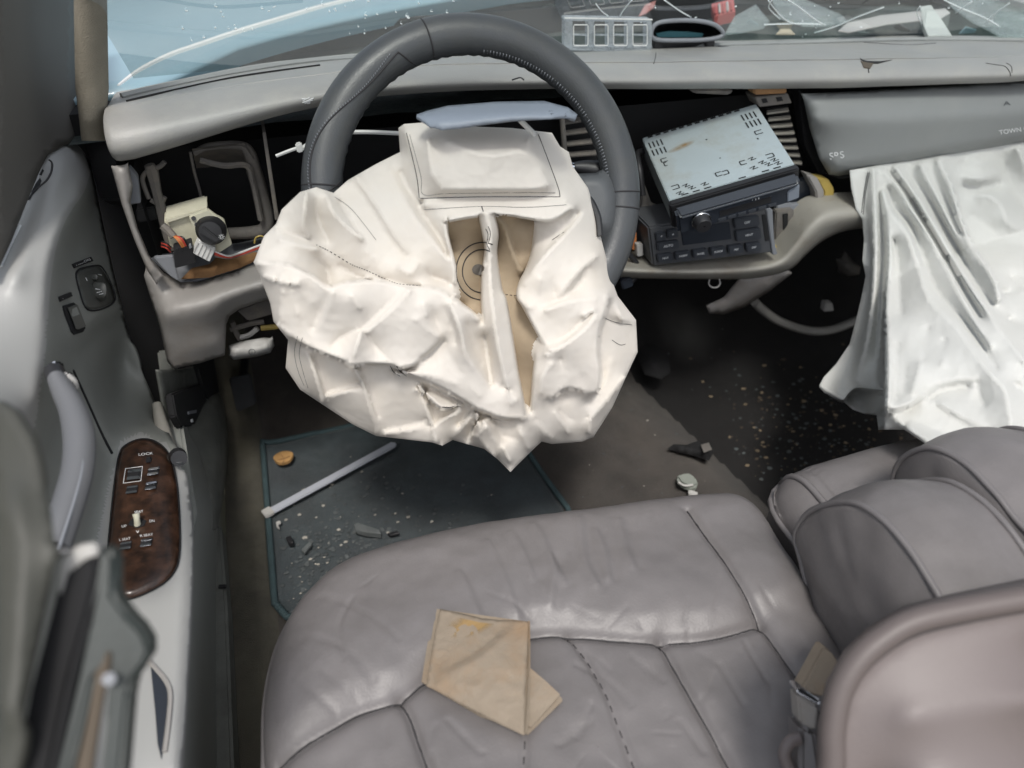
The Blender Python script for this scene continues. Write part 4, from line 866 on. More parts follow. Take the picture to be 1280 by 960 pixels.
# cooling slots and pressed tabs in the lid
def lidbar(a0, b0, a1, b1, wd=.0011, name='slot'):
    p0, p1 = rp(a0, b0, .0004), rp(a1, b1, .0004); t = (p1-p0)/np.linalg.norm(p1-p0); s = np.cross(t, rc)*wd
    return [p0-s, p1-s, p1+s, p0+s]
def bars(name, L):
    V = []; Fc = []
    for q in L:
        o = len(V); V += q; Fc.append((o, o+1, o+2, o+3))
    return mk(name, V, Fc, MATTBLACK, case, smooth=False, kind='stuff')
for a0 in (.008, RWD-.030):
    for b0 in (.118, .138):
        bars('cooling_slots', [lidbar(a0+.006*k, b0, a0+.006*k, b0+.015) for k in range(4)])
def tab(a, b, s, fl=1): return [lidbar(a, b, a+s, b, .0008), lidbar(a, b+.008*fl, a+s, b+.008*fl, .0008), lidbar(a if fl > 0 else a+s, b, a if fl > 0 else a+s, b+.008*fl, .0008)]
bars('pressed_tabs', tab(.014, .098, .009)+tab(RWD-.026, .098, .010)+tab(.012, .040, .010, -1)+tab(RWD-.030, .048, .010, -1)+tab(.075, .033, .008)+tab(.092, .032, -.008)+tab(.112, .042, .008)+tab(.016, .088, .004))
zz = []
for a0, b0 in ((.026, .034), (.032, .026), (.05, .026), (.12, .030), (.134, .036), (.140, .028), (.014, .022), (.124, .05), (.150, .034), (.152, .025)):
    zz += [lidbar(a0, b0, a0+.008, b0+.002, .0007), lidbar(a0+.008, b0+.002, a0+.003, b0-.004, .0007), lidbar(a0+.003, b0-.004, a0+.011, b0-.003, .0007)]
bars('pressed_tabs', zz); bars('edge_slots', [lidbar(.02+.016*k, .0155, .03+.016*k, .0155, .0012) for k in (0, 1, 2, 5, 7, 8)])
bars('screw_hole', [lidbar(.085, .12, .0875, .12, .0012), lidbar(.09, .07, .092, .07, .001), lidbar(.15, .088, .152, .088, .0018)])
# faint brown stain patch on the lid
sv = [rp(.055+.03*math.cos(q)*(1+.25*math.sin(3*q)), .122+.011*math.sin(q)*(1+.3*math.cos(2*q))+.18*.03*math.cos(q), .0003) for q in np.linspace(0, 2*math.pi, 26, endpoint=False)]
def stainmat():
    m = bpy.data.materials.new('rust_stain'); m.use_nodes = True; n = m.node_tree.nodes; L = m.node_tree.links; b = n['Principled BSDF']
    b.inputs['Base Color'].default_value = (.34, .22, .09, 1); b.inputs['Roughness'].default_value = .7
    tc = n.new('ShaderNodeTexCoord'); nz = n.new('ShaderNodeTexNoise'); nz.inputs['Scale'].default_value = 45; nz.inputs['Detail'].default_value = 6
    gr = n.new('ShaderNodeTexGradient'); gr.gradient_type = 'SPHERICAL'; mp_ = n.new('ShaderNodeMapping'); mp_.inputs['Location'].default_value = (-1, -1, 0); mp_.inputs['Scale'].default_value = (2, 2, 1)
    L.new(tc.outputs['Generated'], mp_.inputs['Vector']); L.new(mp_.outputs[0], gr.inputs[0]); L.new(tc.outputs['Object'], nz.inputs['Vector'])
    mu = n.new('ShaderNodeMath'); mu.operation = 'MULTIPLY'; L.new(gr.outputs['Fac'], mu.inputs[0]); L.new(nz.outputs['Fac'], mu.inputs[1])
    rp_ = n.new('ShaderNodeValToRGB'); rp_.color_ramp.elements[0].position = .05; rp_.color_ramp.elements[1].position = .32; rp_.color_ramp.elements[1].color = (.8, .8, .8, 1); L.new(mu.outputs[0], rp_.inputs[0])
    tr = n.new('ShaderNodeBsdfTransparent'); mx = n.new('ShaderNodeMixShader'); L.new(rp_.outputs[0], mx.inputs[0]); L.new(tr.outputs[0], mx.inputs[1]); L.new(b.outputs[0], mx.inputs[2]); L.new(mx.outputs[0], n['Material Output'].inputs[0]); return m
mk('stain', sv, [tuple(range(26))], stainmat(), case, smooth=False)
bars('rear_connectors', [lidbar(.01+.012*k, RLN-.004, .018+.012*k, RLN-.004, .002) for k in range(12)])
tube('rear_harness', [rp(.0, .165, -.02), rp(-.012, .15, -.012), rp(-.016, .12, -.02), rp(-.02, .10, -.05)], .005, BLACK, radio)

# ================================================================== CLIMATE CONTROL
cc = thing('climate_control_unit', 'dark grey climate control panel with buttons, sitting below the loose radio', 'control panel', Y(885, 300, .94))
def cy(s, t, y=.935):       # s across 0..1, t down 0..1
    a, b, c, d = [np.array(q, float) for q in ((810, 284), (958, 261), (966, 316), (816, 333))]
    p = (a*(1-s)+b*s)*(1-t)+(d*(1-s)+c*s)*t; return Y(p[0], p[1], y)
def cq(name, s0, t0, s1, t1, y, th, mat, par, bev=.001): return slab(name, [cy(s0, t0, y), cy(s1, t0, y), cy(s1, t1, y), cy(s0, t1, y)], (0, th, 0), mat, par, bev)
cbody = cq('housing', 0, 0, 1, 1, .935, .07, CTRL, cc, .003)
slab('mount_tab', [Y(u, v, .94) for u, v in [(868, 276), (905, 268), (940, 263), (938, 258), (920, 259), (895, 265), (870, 270)]], (0, .02, 0), GREY, cc, .001)
slab('side_bracket', [Y(u, v, .935) for u, v in [(958, 262), (966, 262), (968, 300), (972, 318), (966, 319)]], (0, .03, 0), GREY, cc, .001)
cq('display', .27, .17, .68, .58, .9335, .004, DARKBLUE, cc, .001)
btn = [(.06, .19, .14, .40), (.155, .16, .245, .37), (.06, .44, .24, .64), (.72, .13, .93, .36), (.72, .41, .93, .66)]
lab = ['*', 'o', 'AUTO', 'OFF', 'VENT']
for (s0, t0, s1, t1), tx in zip(btn, lab):
    b = cq('button', s0, t0, s1, t1, .929, .008, BUTTON, cc, .0015); text(tx, .0055, cy((s0+s1)/2, (t0+t1)/2, .9287), cy(1, 0)-cy(0, 0), cy(0, 0)-cy(0, 1), LABELW, b)
for k, tx in enumerate(['MAX', 'NORM', 'PANEL', 'FLOOR', 'MIX', 'DEF']):
    s0 = .05+.148*k; b = cq('button', s0, .74, s0+.125, .93, .928, .009, BUTTON, cc, .0015); text(tx, .0045, cy(s0+.062, .83, .9277), cy(1, 0)-cy(0, 0), cy(0, 0)-cy(0, 1), LABELW, b)
cq('slot', .955, .12, .985, .72, .934, .004, MATTBLACK, cc, 0)

# ================================================================== LIGHT SWITCH MODULE HANGING FROM ITS HOLE
lm = thing('light_switch_module', 'ivory headlamp switch block with black rotary knob hanging in the open dash', 'switch', Y(245, 295, .96))
yb = .985
front = [Y(236, 271, .957), Y(260, 262, .957), Y(269, 269, .957), Y(280, 275, .957), Y(290, 306, .957), Y(270, 319, .957), Y(250, 306, .957)]
pl = slab('front_plate', front, (0, .006, 0), IVORY, lm, .001)
bx = [Y(205, 276, .972), Y(258, 261, .972), Y(266, 300, .972), Y(248, 312, .972), Y(213, 310, .972)]
slab('body', bx, (0, .035, .004), IVORY, lm, .002)
slab('top_flange', [Y(207, 274, .966), Y(259, 259, .966), Y(259, 263, .966), Y(209, 279, .966)], (0, .03, .002), IVORY, lm, .0006)
for p in ((242, 273), (246, 281)): tube('screw_hole', [Y(*p, .9565), Y(*p, .9555)], .0028, BLACK, lm, n=1, k=10)
kc = Y(264, 287, .957); kx, kz = np.array([1, .0, 0]), np.array([0, .25, .97]); kn = np.cross(kx, kz); kn = kn if kn[1] < 0 else -kn
G = [[kc+(kx*math.cos(q)+kz*math.sin(q))*rad+kn*z for rad, z in ((.0185, 0), (.0185, .004), (.0165, .006), (.0155, .017), (.0135, .020), (.0006, .021))] for q in np.linspace(0, 2*math.pi, 40, endpoint=False)]
kb = grid('knob', G, BLACK, lm, closed_i=True, ang=40)
slab('grip', [kc+kn*.020+kx*a+kz*b for a, b in ((-.013, .003), (.004, -.012), (.011, -.010), (-.006, .010))], kn*.006, BLACK, kb, .0015)
for q in np.linspace(0, 2*math.pi, 8, endpoint=False):
    c0 = Y(277, 296, .933); tube('sun_mark', [c0+(kx*math.cos(q)+kz*math.sin(q))*.0022, c0+(kx*math.cos(q)+kz*math.sin(q))*.0036], .0003, LABELW, kb, n=1, k=4)
tube('sun_mark', [Y(277, 296, .933)+(kx*math.cos(q)+kz*math.sin(q))*.0016 for q in np.linspace(0, 2*math.pi, 12, endpoint=False)], .0003, LABELW, kb, n=1, k=4, closed=True)
bc = slab('black_connector', [Y(217, 314, .945), Y(240, 306, .945), Y(245, 329, .945), Y(219, 336, .945)], (0, .014, .004), BLACK, lm, .001)
for k in range(4): slab('connector_tooth', [Y(219+5.6*k, 312.5-1.9*k, .944), Y(222+5.6*k, 311.5-1.9*k, .944), Y(223+5.6*k, 316-1.9*k, .944), Y(220+5.6*k, 317-1.9*k, .944)], (0, .01, 0), GREY if k == 3 else BLACK, bc, .0005)
wc_ = slab('white_connector', [Y(249, 301, .945), Y(270, 311, .945), Y(262, 328, .945), Y(241, 317, .945)], (0, .012, .003), WHITEP, lm, .001)
for k in range(4): tube('rib', [Y(248+5.2*k, 303.5+2.5*k, .9445), Y(242+5.2*k, 316+2.6*k, .9445)], .0007, PALE, wc_, n=1, k=5)
for k, m_ in enumerate((ORANGEW, ORANGEW, RED, BLACK)):
    tube('wire', [Y(206+k*2, 281+k, .965), Y(214+k*2, 292+k, .955), Y(222+k*2.3, 300-k, .945), Y(228+k*2.2, 309-k*.7, .946)], .0013, m_, lm, k=5)
tube('tape_wrap', [Y(203, 282, .96), Y(210, 288, .957), Y(217, 296, .953)], .005, DUSTY, lm, k=7)
for k in range(4): tube('wire', [Y(202, 302+2*k, .97), Y(208, 304+2*k, .96), Y(213, 309+2*k, .965)], .0012, RED if k % 2 else BLACK, lm, k=5)
for k, m_ in enumerate((WHITEP, RED, RED, DUSTY)):
    tube('wire', [Y(268, 314+k*2, .95), Y(285, 320+k, .955), Y(300, 316+k*1.2, .975), Y(318, 309+k*1.5, .98), Y(335, 303+k, .985)], .0013, m_, lm, k=5)
tube('wire', [Y(318, 304, .99), Y(320, 297, .99), Y(327, 295, .99), Y(332, 300, .99), Y(326, 306, .985)], .0012, YELLOW, lm, k=5)
slab('grey_clip', [Y(192, 322, .963), Y(216, 320, .958), Y(224, 352, .958), (Y(214, 346, .958))], (0, .006, 0), GREY, lm, .001)

# ================================================================== ON TOP OF THE DASH: clear frame and gauge hood
yf = dY(760, 63, 1.0)
pf = thing('clear_plastic_frame', 'clear plastic frame with four square windows standing on the dash top', 'plastic frame', on(pad, 760, 64, 0, 1.2))
yb_ = on(pad, 760, 64, 0, 1.2)[1]
def fy(u, v, o=0): return Y(u, v, yb_+o)
slab('top_rail', [fy(706, 22), fy(814, 24), fy(814, 28), fy(706, 26)], (0, .018, 0), CLEAR, pf, .001)
slab('top_edge', [fy(706, 22, -.001), fy(816, 24, -.001), fy(816, 25.6, -.001), fy(706, 23.6, -.001)], (0, .003, 0), WHITEP, pf, .0005)
slab('bottom_rail', [fy(706, 59), fy(815, 61), fy(815, 65), fy(706, 63)], (0, .018, 0), CLEAR, pf, .001)
cells = [(717, 735), (743, 760), (767, 784), (791, 809)]
for u0, u1 in [(706, 716)]+[(735, 743), (760, 768), (784, 792), (808, 815)]:
    slab('post', [fy(u0, 26), fy(u1, 26), fy(u1, 61), fy(u0, 60)], (0, .014, 0), CLEAR, pf, .001)
for u0, u1 in cells:
    tube('cell_edge', [fy(u0+1, 31, -.001), fy(u1-1, 31, -.001), fy(u1, 33, -.001), fy(u1, 55, -.001), fy(u1-1, 57, -.001), fy(u0+1, 57, -.001), fy(u0, 55, -.001), fy(u0, 33, -.001)], .0009, WHITEP, pf, n=1, k=5, closed=True)
    slab('cross_bar', [fy(u0, 42.6), fy(u1, 43), fy(u1, 45), fy(u0, 44.6)], (0, .004, 0), CLEAR, pf, .0005)
gh = thing('gauge_hood', 'oval black gauge pod with pale rim lying on the dash beside the clear frame', 'gauge pod', on(pad, 862, 62, 0, 1.2))
yg = yb_+.012
ov = [(815, 37), (822, 29), (840, 26), (860, 25.5), (878, 27), (893, 31), (902, 38), (903, 44), (893, 48), (875, 50), (850, 50.5), (825, 50), (815, 46)]
tube('rim', [Y(u, v, yg) for u, v in ov], .0035, GREY, gh, closed=True, k=8, n=5)
OVs = catmull([np.array(q, float) for q in ov], 4, True); ctr = np.mean(OVs, 0)
G = [[Y(q[0], q[1], yg+.001), Y(*(ctr+(q-ctr)*.93+(0, .5)), yg+.03), Y(*(ctr+(q-ctr)*.75+(0, 1)), yg+.07), Y(*(ctr+(q-ctr)*.05+(0, 1)), yg+.072)] for q in OVs]
grid('shell', G, BLACK, gh, closed_i=True)
slab('dial', [Y(u, v, yg+.02) for u, v in [(820, 42), (838, 39), (862, 40), (880, 42), (878, 47), (822, 47)]], (0, .004, 0), TEAL, gh, .001)
slab('foot', [Y(u, v, yg+.004) for u, v in [(883, 49), (894, 48), (893, 63), (884, 64)]], (0, .012, 0), BLACK, gh, .001)
slab('foot', [Y(u, v, yg+.004) for u, v in [(818, 50), (826, 50), (828, 63), (818, 64)]], (0, .012, 0), BLACK, gh, .001)
skin('base_skirt', abl((818, 50, 'y', yg+.004), (890, 49, 'y', yg+.004), (870, 58, 'y', yg+.01), (845, 62, 'y', yg+.01), (820, 62, 'y', yg+.006)), [], BLACK, gh, step=4)
skin('worn_ring', abl((894, 60, 'y', yg-.01), (912, 57.5, 'y', yg), (900, 57, 'y', yg+.01), (880, 61, 'y', yg-.01), (884, 63.5, 'y', yg-.014)), [], BLACK, gh, step=3)

# ================================================================== SEATS
def near_poly(P, poly, closed=False): return segdist(P[:, 0], P[:, 1], poly, closed)
def cushion(name, outline, top, bot, rad, mat, parent, feats=(), ns=420, nt_=130, crown=.0, centre=None, extra=None):
    """upholstered slab: plan outline (x, y), rolled edge, grooves/wrinkles feats = (polyline, depth, width)"""
    O = np.array(resample([np.array((*p, 0.)) for p in catmull([np.array(p, float) for p in outline], 8, True)], .004, True))[:, :2]
    cl = np.r_[0, np.cumsum(np.linalg.norm(np.diff(np.r_[O, O[:1]], axis=0), axis=1))]
    s = np.linspace(0, cl[-1], ns, endpoint=False); Oc = np.r_[O, O[:1]]
    O = np.c_[np.interp(s, cl, Oc[:, 0]), np.interp(s, cl, Oc[:, 1])]
    c = np.array(centre) if centre is not None else O.mean(0)
    t = np.r_[1-np.linspace(0, 1, nt_)**1.7*.999]
    P = c+(O[:, None]-c)*t[None, :, None]; Pf = P.reshape(-1, 2)
    d = near_poly(Pf, [tuple(p) for p in O[::3]], True)
    k = np.clip(d/rad, 0, 1); z = top-rad*.9*(1-np.sqrt(np.clip(1-(1-k)**2, 0, 1)))+crown*(1-np.exp(-d/.08))
    for poly, dep, wd in feats:
        dd = near_poly(Pf, poly); z -= dep*np.exp(-(dd/wd)**2)
    if extra is not None: z += extra(Pf, d)
    Z_ = z.reshape(ns, nt_); V = []; 
    G = [[(O[i, 0], O[i, 1], bot), (O[i, 0], O[i, 1], (bot+top-rad)/2)]+[(P[i, j, 0], P[i, j, 1], Z_[i, j]) for j in range(nt_)] for i in range(ns)]
    return grid(name, G, mat, parent, closed_i=True), O
def zxy(u, v, z=.338): q = Z(u, v, z); return (q[0], q[1])
def Lz(*p, z=.338): return [tuple(q) for q in catmull([np.array(zxy(*a, z)) for a in p], 6)]

dseat = thing('driver_bench', 'mauve grey leather bench cushion with stitched panels and wrinkled front, under the paper', 'car seat', (.17, .3, 0))
so_ = [zxy(u, v, .300) for u, v in [(332, 985), (331, 930), (332, 880), (340, 830), (356, 785), (382, 746), (420, 712), (480, 688), (560, 668), (640, 654), (700, 645), (800, 633), (850, 626)]]
so_ += [(.425, .566), (.450, .558), (.468, .540), (.474, .51), (.468, .46), (.452, .30), (.452, .1), (.40, -.10), (.15, -.12), (-.08, -.10), (-.112, .1), (-.113, .25)]
sm_front = Lz((345, 948), (400, 915), (450, 888), (500, 870), (535, 845), (590, 815), (640, 797), (690, 790), (740, 793), (790, 798), (830, 798), (880, 796), (920, 788), (952, 777))
s_right = Lz((860, 634), (880, 665), (905, 705), (930, 745), (952, 777), (985, 825), (1008, 858), (1040, 905))
s3 = Lz((826, 799), (848, 840), (870, 880), (893, 920), (918, 965), (940, 1000)); s4 = Lz((710, 791), (735, 825), (757, 865), (775, 910), (797, 965), (810, 1000)); s5 = Lz((499, 871), (512, 895), (522, 925), (537, 968), (545, 1000)); s6 = Lz((640, 800), (650, 850), (656, 905), (654, 960), (650, 1000))
feats = [(sm_front, .006, .0045), (sm_front, .0025, .011), (s_right, .005, .004), (s_right, .0025, .010), (s3, .005, .004), (s3, .0022, .009), (s4, .003, .003), (s4, .002, .009), (s5, .005, .004), (s5, .0022, .009), (s6, .0025, .003), (s6, .002, .01)]
wr = [((575, 722), (586, 745), (598, 772)), ((610, 680), (628, 725), (647, 772)), ((668, 655), (684, 690), (692, 720), (688, 760)), ((687, 700), (705, 735)), ((724, 646), (728, 690), (732, 712), (745, 738)), ((745, 665), (755, 695), (759, 730)), ((775, 650), (782, 690), (790, 715)), ((640, 668), (655, 700), (665, 730))]
for q in wr:
    feats.append((Lz(*q), -.0018, .0042)); feats.append((Lz(*[(a+9, b) for a, b in q]), .0016, .006))
for q in [((400, 745), (450, 765), (500, 805)), ((380, 800), (430, 815), (470, 850)), ((440, 750), (425, 790), (432, 830)), ((365, 850), (420, 890)), ((560, 900), (600, 940)), ((720, 830), (760, 850), (790, 880)), ((740, 880), (720, 920)), ((830, 850), (790, 820)), ((850, 900), (880, 940)), ((700, 930), (740, 900)), ((930, 800), (960, 850)), ((900, 830), (930, 880))]:
    feats.append((Lz(*q), .0014, .0026))
for _ in range(46):
    u0, v0 = rng.uniform(350, 980), rng.uniform(690, 955); a0 = rng.choice([.6, 2.3, 1.4])+rng.normal(0, .35); L0 = rng.uniform(12, 45)
    feats.append((Lz((u0, v0), (u0+math.cos(a0)*L0*.5+rng.normal(0, 2), v0+math.sin(a0)*L0*.5), (u0+math.cos(a0)*L0, v0+math.sin(a0)*L0)), rng.uniform(.0004, .0010), .0022))
def puff(P, d):
    z = np.zeros(len(P))
    for i in range(len(P)):
        q = Vector((P[i, 0]*16, P[i, 1]*16, 0)); z[i] = .0022*noise.noise(q)+.0010*noise.noise(q*3.1)
    q = sorted(sm_front); ys = np.interp(P[:, 0], [a[0] for a in q], [a[1] for a in q])
    m = np.clip((P[:, 1]-ys)/.03, 0, 1); z += .011*m*m*(3-2*m)*np.exp(-((near_poly(P, sm_front)-.06)/.06)**2)
    return z
dc, dO = cushion('cushion', so_, .337, .13, .050, LEATHER, dseat, feats, ns=480, nt_=150, centre=(.17, .30), extra=puff)
e = dO[::2]; cz = []
def ring(O, inset, z):
    O = np.array(O); n = len(O); out = []
    for i in range(n):
        t = O[(i+1) % n]-O[i-1]; t /= np.linalg.norm(t)+1e-12; nn = np.array([-t[1], t[0]]); c = O.mean(0)
        if nn.dot(c-O[i]) < 0: nn = -nn
        out.append((*(O[i]+nn*inset), z))
    return out
V, Fc = tube_data(ring(e, -.001, .292), .0042, 7, True); mk('piping', V, Fc, PIPING, dseat)
# seam thread along the grooves
def seat_thread(L, dashed=False, r=.0006):
    Q = resample([np.array((*p, 0.)) for p in L], .005); me = dc.data
    bv = BVHTree.FromPolygons([tuple(p.co) for p in me.vertices], [tuple(p.vertices) for p in me.polygons]); pts = []
    for q in Q:
        h = bv.ray_cast(Vector((q[0], q[1], 1)), Vector((0, 0, -1)))
        if h[0]: pts.append(h[0]+Vector((0, 0, .0002)))
    if dashed: tubes('seam_stitching', [([pts[i], pts[i+1]], r) for i in range(0, len(pts)-1, 2)], THREAD, dseat)
    else:
        V, Fc = tube_data(pts, r, 5); mk('seam', V, Fc, THREAD, dseat)
seat_thread(sm_front, False, .0010); seat_thread(s_right, False, .0009); seat_thread(s3, False, .0009); seat_thread(s5, False, .0010); seat_thread(s4, True); seat_thread(s6, True)

pseat = thing('passenger_bench', 'mauve grey leather passenger seat cushion under the hanging white airbag', 'car seat', (.8, .3, 0))
po_ = [(.487, .10), (.487, .30), (.488, .47), (.492, .525), (.515, .553), (.56, .564), (.65, .568), (.85, .570), (1.02, .565), (1.08, .53), (1.09, .40), (1.09, .10), (.9, -.05), (.65, -.05)]
pc, pO = cushion('cushion', po_, .352, .13, .055, LEATHER, pseat, [([(.542, .56), (.540, .40), (.538, .2)], .006, .004), ([(.70, .56), (.70, .3)], .004, .004), ([(.545, .47), (.8, .48), (1.05, .47)], .005, .004)], ns=260, nt_=80, centre=(.79, .28), extra=puff)
bv = BVHTree.FromPolygons([tuple(p.co) for p in pc.data.vertices], [tuple(p.vertices) for p in pc.data.polygons]); pts = []
for y in np.linspace(.12, .562, 60):
    h = bv.ray_cast(Vector((.520, y, 1)), Vector((0, 0, -1)))
    if h[0]: pts.append(h[0]+Vector((0, 0, .0005)))
V, Fc = tube_data(pts, .0042, 7); mk('piping', V, Fc, PIPING, pseat)
V, Fc = tube_data(ring(pO[::2], -.001, .302), .0042, 7, True); mk('piping', V, Fc, PIPING, pseat)

def armrest(parent, x0, x1, prof, label=None):
    """prof: side outline (y, z) closed, front first; padded side faces, crowned top strip, piping on both edges"""
    Pf = np.array(catmull([np.array(p, float) for p in prof], 8, True)); Pf = np.array(resample([np.array((*p, 0.)) for p in Pf], .004, True))[:, :2]; n = len(Pf); c = Pf.mean(0)
    G = []
    for i in range(n):
        row = []
        for t in np.linspace(0, 1, 26)[1:]:
            q = c+(Pf[i]-c)*t; d = .016*(1-t**3)
            a = math.atan2(*(Pf[i]-c)); wv = .0007*math.sin(a*17+3*math.sin(a*5)+t*6)*max(0, t-.5)*(1-t)*8*max(0, math.sin(a*1.5+.6))+.0022*noise.noise(Vector((q[0]*30, q[1]*30, x0*7)))
            row.append((x0-d-wv, q[0], q[1]))
        for s in np.linspace(0, 1, 12):
            cr = .006*math.sin(math.pi*s)+.0008*noise.noise(Vector((Pf[i, 0]*60, Pf[i, 1]*60, s*4))); q = c+(Pf[i]-c)*(1+cr/.09); row.append((x0+.003+(x1-x0-.006)*s, q[0], q[1]))
        for t in np.linspace(1, 0, 12)[:-1]:
            q = c+(Pf[i]-c)*t; row.append((x1+.012*(1-t**3), q[0], q[1]))
        G.append(row)
    a = grid('armrest', G, LEATHER, parent, closed_i=True)
    if label: a['label'] = label
    for x in (x0+.001, x1-.001):
        V, Fc = tube_data([(x, *(c+(q-c)*1.006)) for q in Pf], .0032, 7, True); mk('piping', V, Fc, PIPING, a)
    return a
def xp(pts, x): return [tuple(X(u, v, x)[1:]) for u, v in pts]
a1 = xp([(996, 700), (990, 672), (1003, 646), (1030, 633), (1064, 632), (1098, 653), (1130, 689), (1160, 736), (1182, 772)], .44)
a1 += [(.17, .455), (.10, .43), (.10, .33), (.20, .318)]+xp([(1046, 826), (1022, 790), (1006, 740)], .44)
armrest(dseat, .444, .545, a1)
a2 = xp([(1120, 640), (1114, 606), (1124, 577), (1158, 562), (1200, 579), (1240, 618), (1282, 668)], .565)
a2 += [(.20, .48), (.12, .44), (.12, .34), (.25, .325), (.37, .33)]
armrest(pseat, .567, .672, a2)
# torn foam, buckle and belt loop between cushion and armrest
tf_ = thing('seat_belt_buckle', 'metal belt buckle slot with torn brown foam beside the driver armrest', 'buckle', D(1010, 870, .62))
slab('torn_foam', [D(1001, 862, .66), D(1030, 808, .70), (D(1040, 815, .70)), D(1050, 830, .69), D(1030, 872, .65), D(1012, 868, .655)], fw*.02, PAPER, tf_, .002)
slab('latch_slot', [D(996, 861, .655), D(1003, 861, .655), D(1026, 876, .645), D(1024, 882, .645), D(997, 867, .655)], fw*.02, CHROME, tf_, .001)
slab('slot_opening', [D(998, 862.5, .653), D(1004, 862.5, .653), D(1024, 876, .643), D(1022, 879, .643), D(999, 866, .653)], fw*.004, MATTBLACK, tf_, 0)
slab('buckle_body', [D(997, 868, .65), D(1024, 884, .64), D(1020, 915, .64), D(1000, 905, .65)], fw*.02, DASHLOW, tf_, .002)
slab('sleeve', [D(999, 905, .648), D(1020, 915, .64), D(1030, 980, .63), D(1000, 980, .64)], fw*.03, LEATHER, tf_, .004)
tube('belt_loop', [D(u, v, .645) for u, v in [(1000, 923), (988, 927), (981, 940), (984, 955), (992, 968), (1000, 985)]], .0055, LEATHER_BACK, tf_, k=8)

# ================================================================== BACKREST AT THE LOWER RIGHT, close to the camera
bk = thing('tilted_backrest_cushion', 'rounded mauve backrest edge with thick piping, nearest thing at the lower right', 'seat backrest', D(1150, 900, .5))
BO = abl((1004, 1030, 'd', .60), (1020, 960, 'd', .60), (1022, 905, 'd', .60), (1032, 852, 'd', .60), (1055, 812, 'd', .60), (1085, 783, 'd', .60), (1130, 757, 'd', .60), (1190, 742, 'd', .60), (1280, 723, 'd', .60), (1350, 712, 'd', .60), (1350, 1030, 'd', .56))
o1 = [(1010, 1025), (1027, 960), (1029, 908), (1039, 857), (1061, 818), (1090, 789), (1133, 764), (1192, 749), (1281, 731), (1346, 721)]
o2 = [(1026, 1025), (1040, 960), (1041, 912), (1050, 865), (1070, 829), (1098, 802), (1138, 778), (1194, 764), (1283, 748), (1346, 739)]
o3 = [(1038, 1025), (1051, 962), (1052, 918), (1060, 875), (1078, 842), (1104, 816), (1142, 793), (1198, 778), (1283, 762), (1346, 754)]
o4 = [(1058, 1025), (1068, 965), (1068, 925), (1074, 888), (1090, 860), (1113, 836), (1148, 813), (1200, 798), (1284, 783), (1346, 775)]
dd_ = lambda L, d: [ab(u, v, 'd', d) for u, v in L]
skin('padding', BO, [dd_(o1, .515), dd_(o2, .498), dd_(o3, .512), dd_(o4, .508), dd_([(1130, 900), (1250, 880), (1340, 870)], .492), dd_([(1130, 1000), (1340, 1000)], .482)], LEATHER_BACK, bk, step=5, smooth=12, thick=.01)
tube('piping', [D(u, v, .507) for u, v in o2], .0085, M('brown_mauve_piping', (.115, .095, .09), .5, .06, 20, .1, 400), bk, k=10)
tube('piping_groove', [D(u, v, .5085) for u, v in o3], .0022, THREAD, bk, k=6)

# ================================================================== DRIVER DOOR
door = thing('driver_door', 'grey inner door panel with pull handle, mirror switch and burl wood armrest plate', 'car door', (-.23, .7, .1))
DO = abl((-6, 345, 'x', -.275), (14, 300, 'x', -.272), (34, 250, 'x', -.27), (50, 210, 'x', -.268), (60, 190, 'x', -.266), (78, 179, 'x', -.262), (98, 175, 'x', -.258), (108, 182, 'x', -.252), (117, 222, 'x', -.246), (130, 285, 'x', -.243), (141, 335, 'x', -.240), (152, 380, 'x', -.236), (156, 400, 'x', -.240), (164, 430, 'x', -.240), (176, 462, 'x', -.238), (190, 492, 'x', -.232), (205, 530, 'x', -.224), (222, 562, 'z', .375), (234, 595, 'z', .362), (241, 640, 'z', .352), (243, 680, 'z', .35), (242, 730, 'z', .35), (239, 800, 'z', .35), (235, 870, 'z', .35), (228, 985, 'z', .35), (130, 985, 'z', .37), (-6, 985, 'x', -.24), (-6, 620, 'x', -.262))
DL = []
dl = lambda *p: DL.append(abl(*p))
dl((113, 215, 'x', -.238), (105, 240, 'x', -.232), (90, 262, 'x', -.229), (78, 285, 'x', -.229), (68, 320, 'x', -.231), (62, 370, 'x', -.236), (58, 430, 'x', -.242), (50, 500, 'x', -.246))
dl((117, 245, 'x', -.244), (108, 262, 'x', -.247), (96, 285, 'x', -.248), (88, 315, 'x', -.248), (82, 350, 'x', -.247), (78, 400, 'x', -.247))
dl((95, 195, 'x', -.248), (75, 215, 'x', -.250), (52, 260, 'x', -.250), (30, 310, 'x', -.252), (14, 350, 'x', -.255))
dl((125, 300, 'x', -.246), (130, 330, 'x', -.244)); dl((85, 440, 'x', -.249), (72, 470, 'x', -.251), (60, 520, 'x', -.256), (48, 560, 'x', -.262))
DL.extend([abl((150, 384, 'x', -.235), (140, 393, 'x', -.236), (120, 404, 'x', -.238), (108, 416, 'x', -.241), (98, 432, 'x', -.246)), abl((153, 391, 'x', -.243), (143, 400, 'x', -.246), (124, 411, 'x', -.249), (113, 423, 'x', -.251), (104, 438, 'x', -.252))])
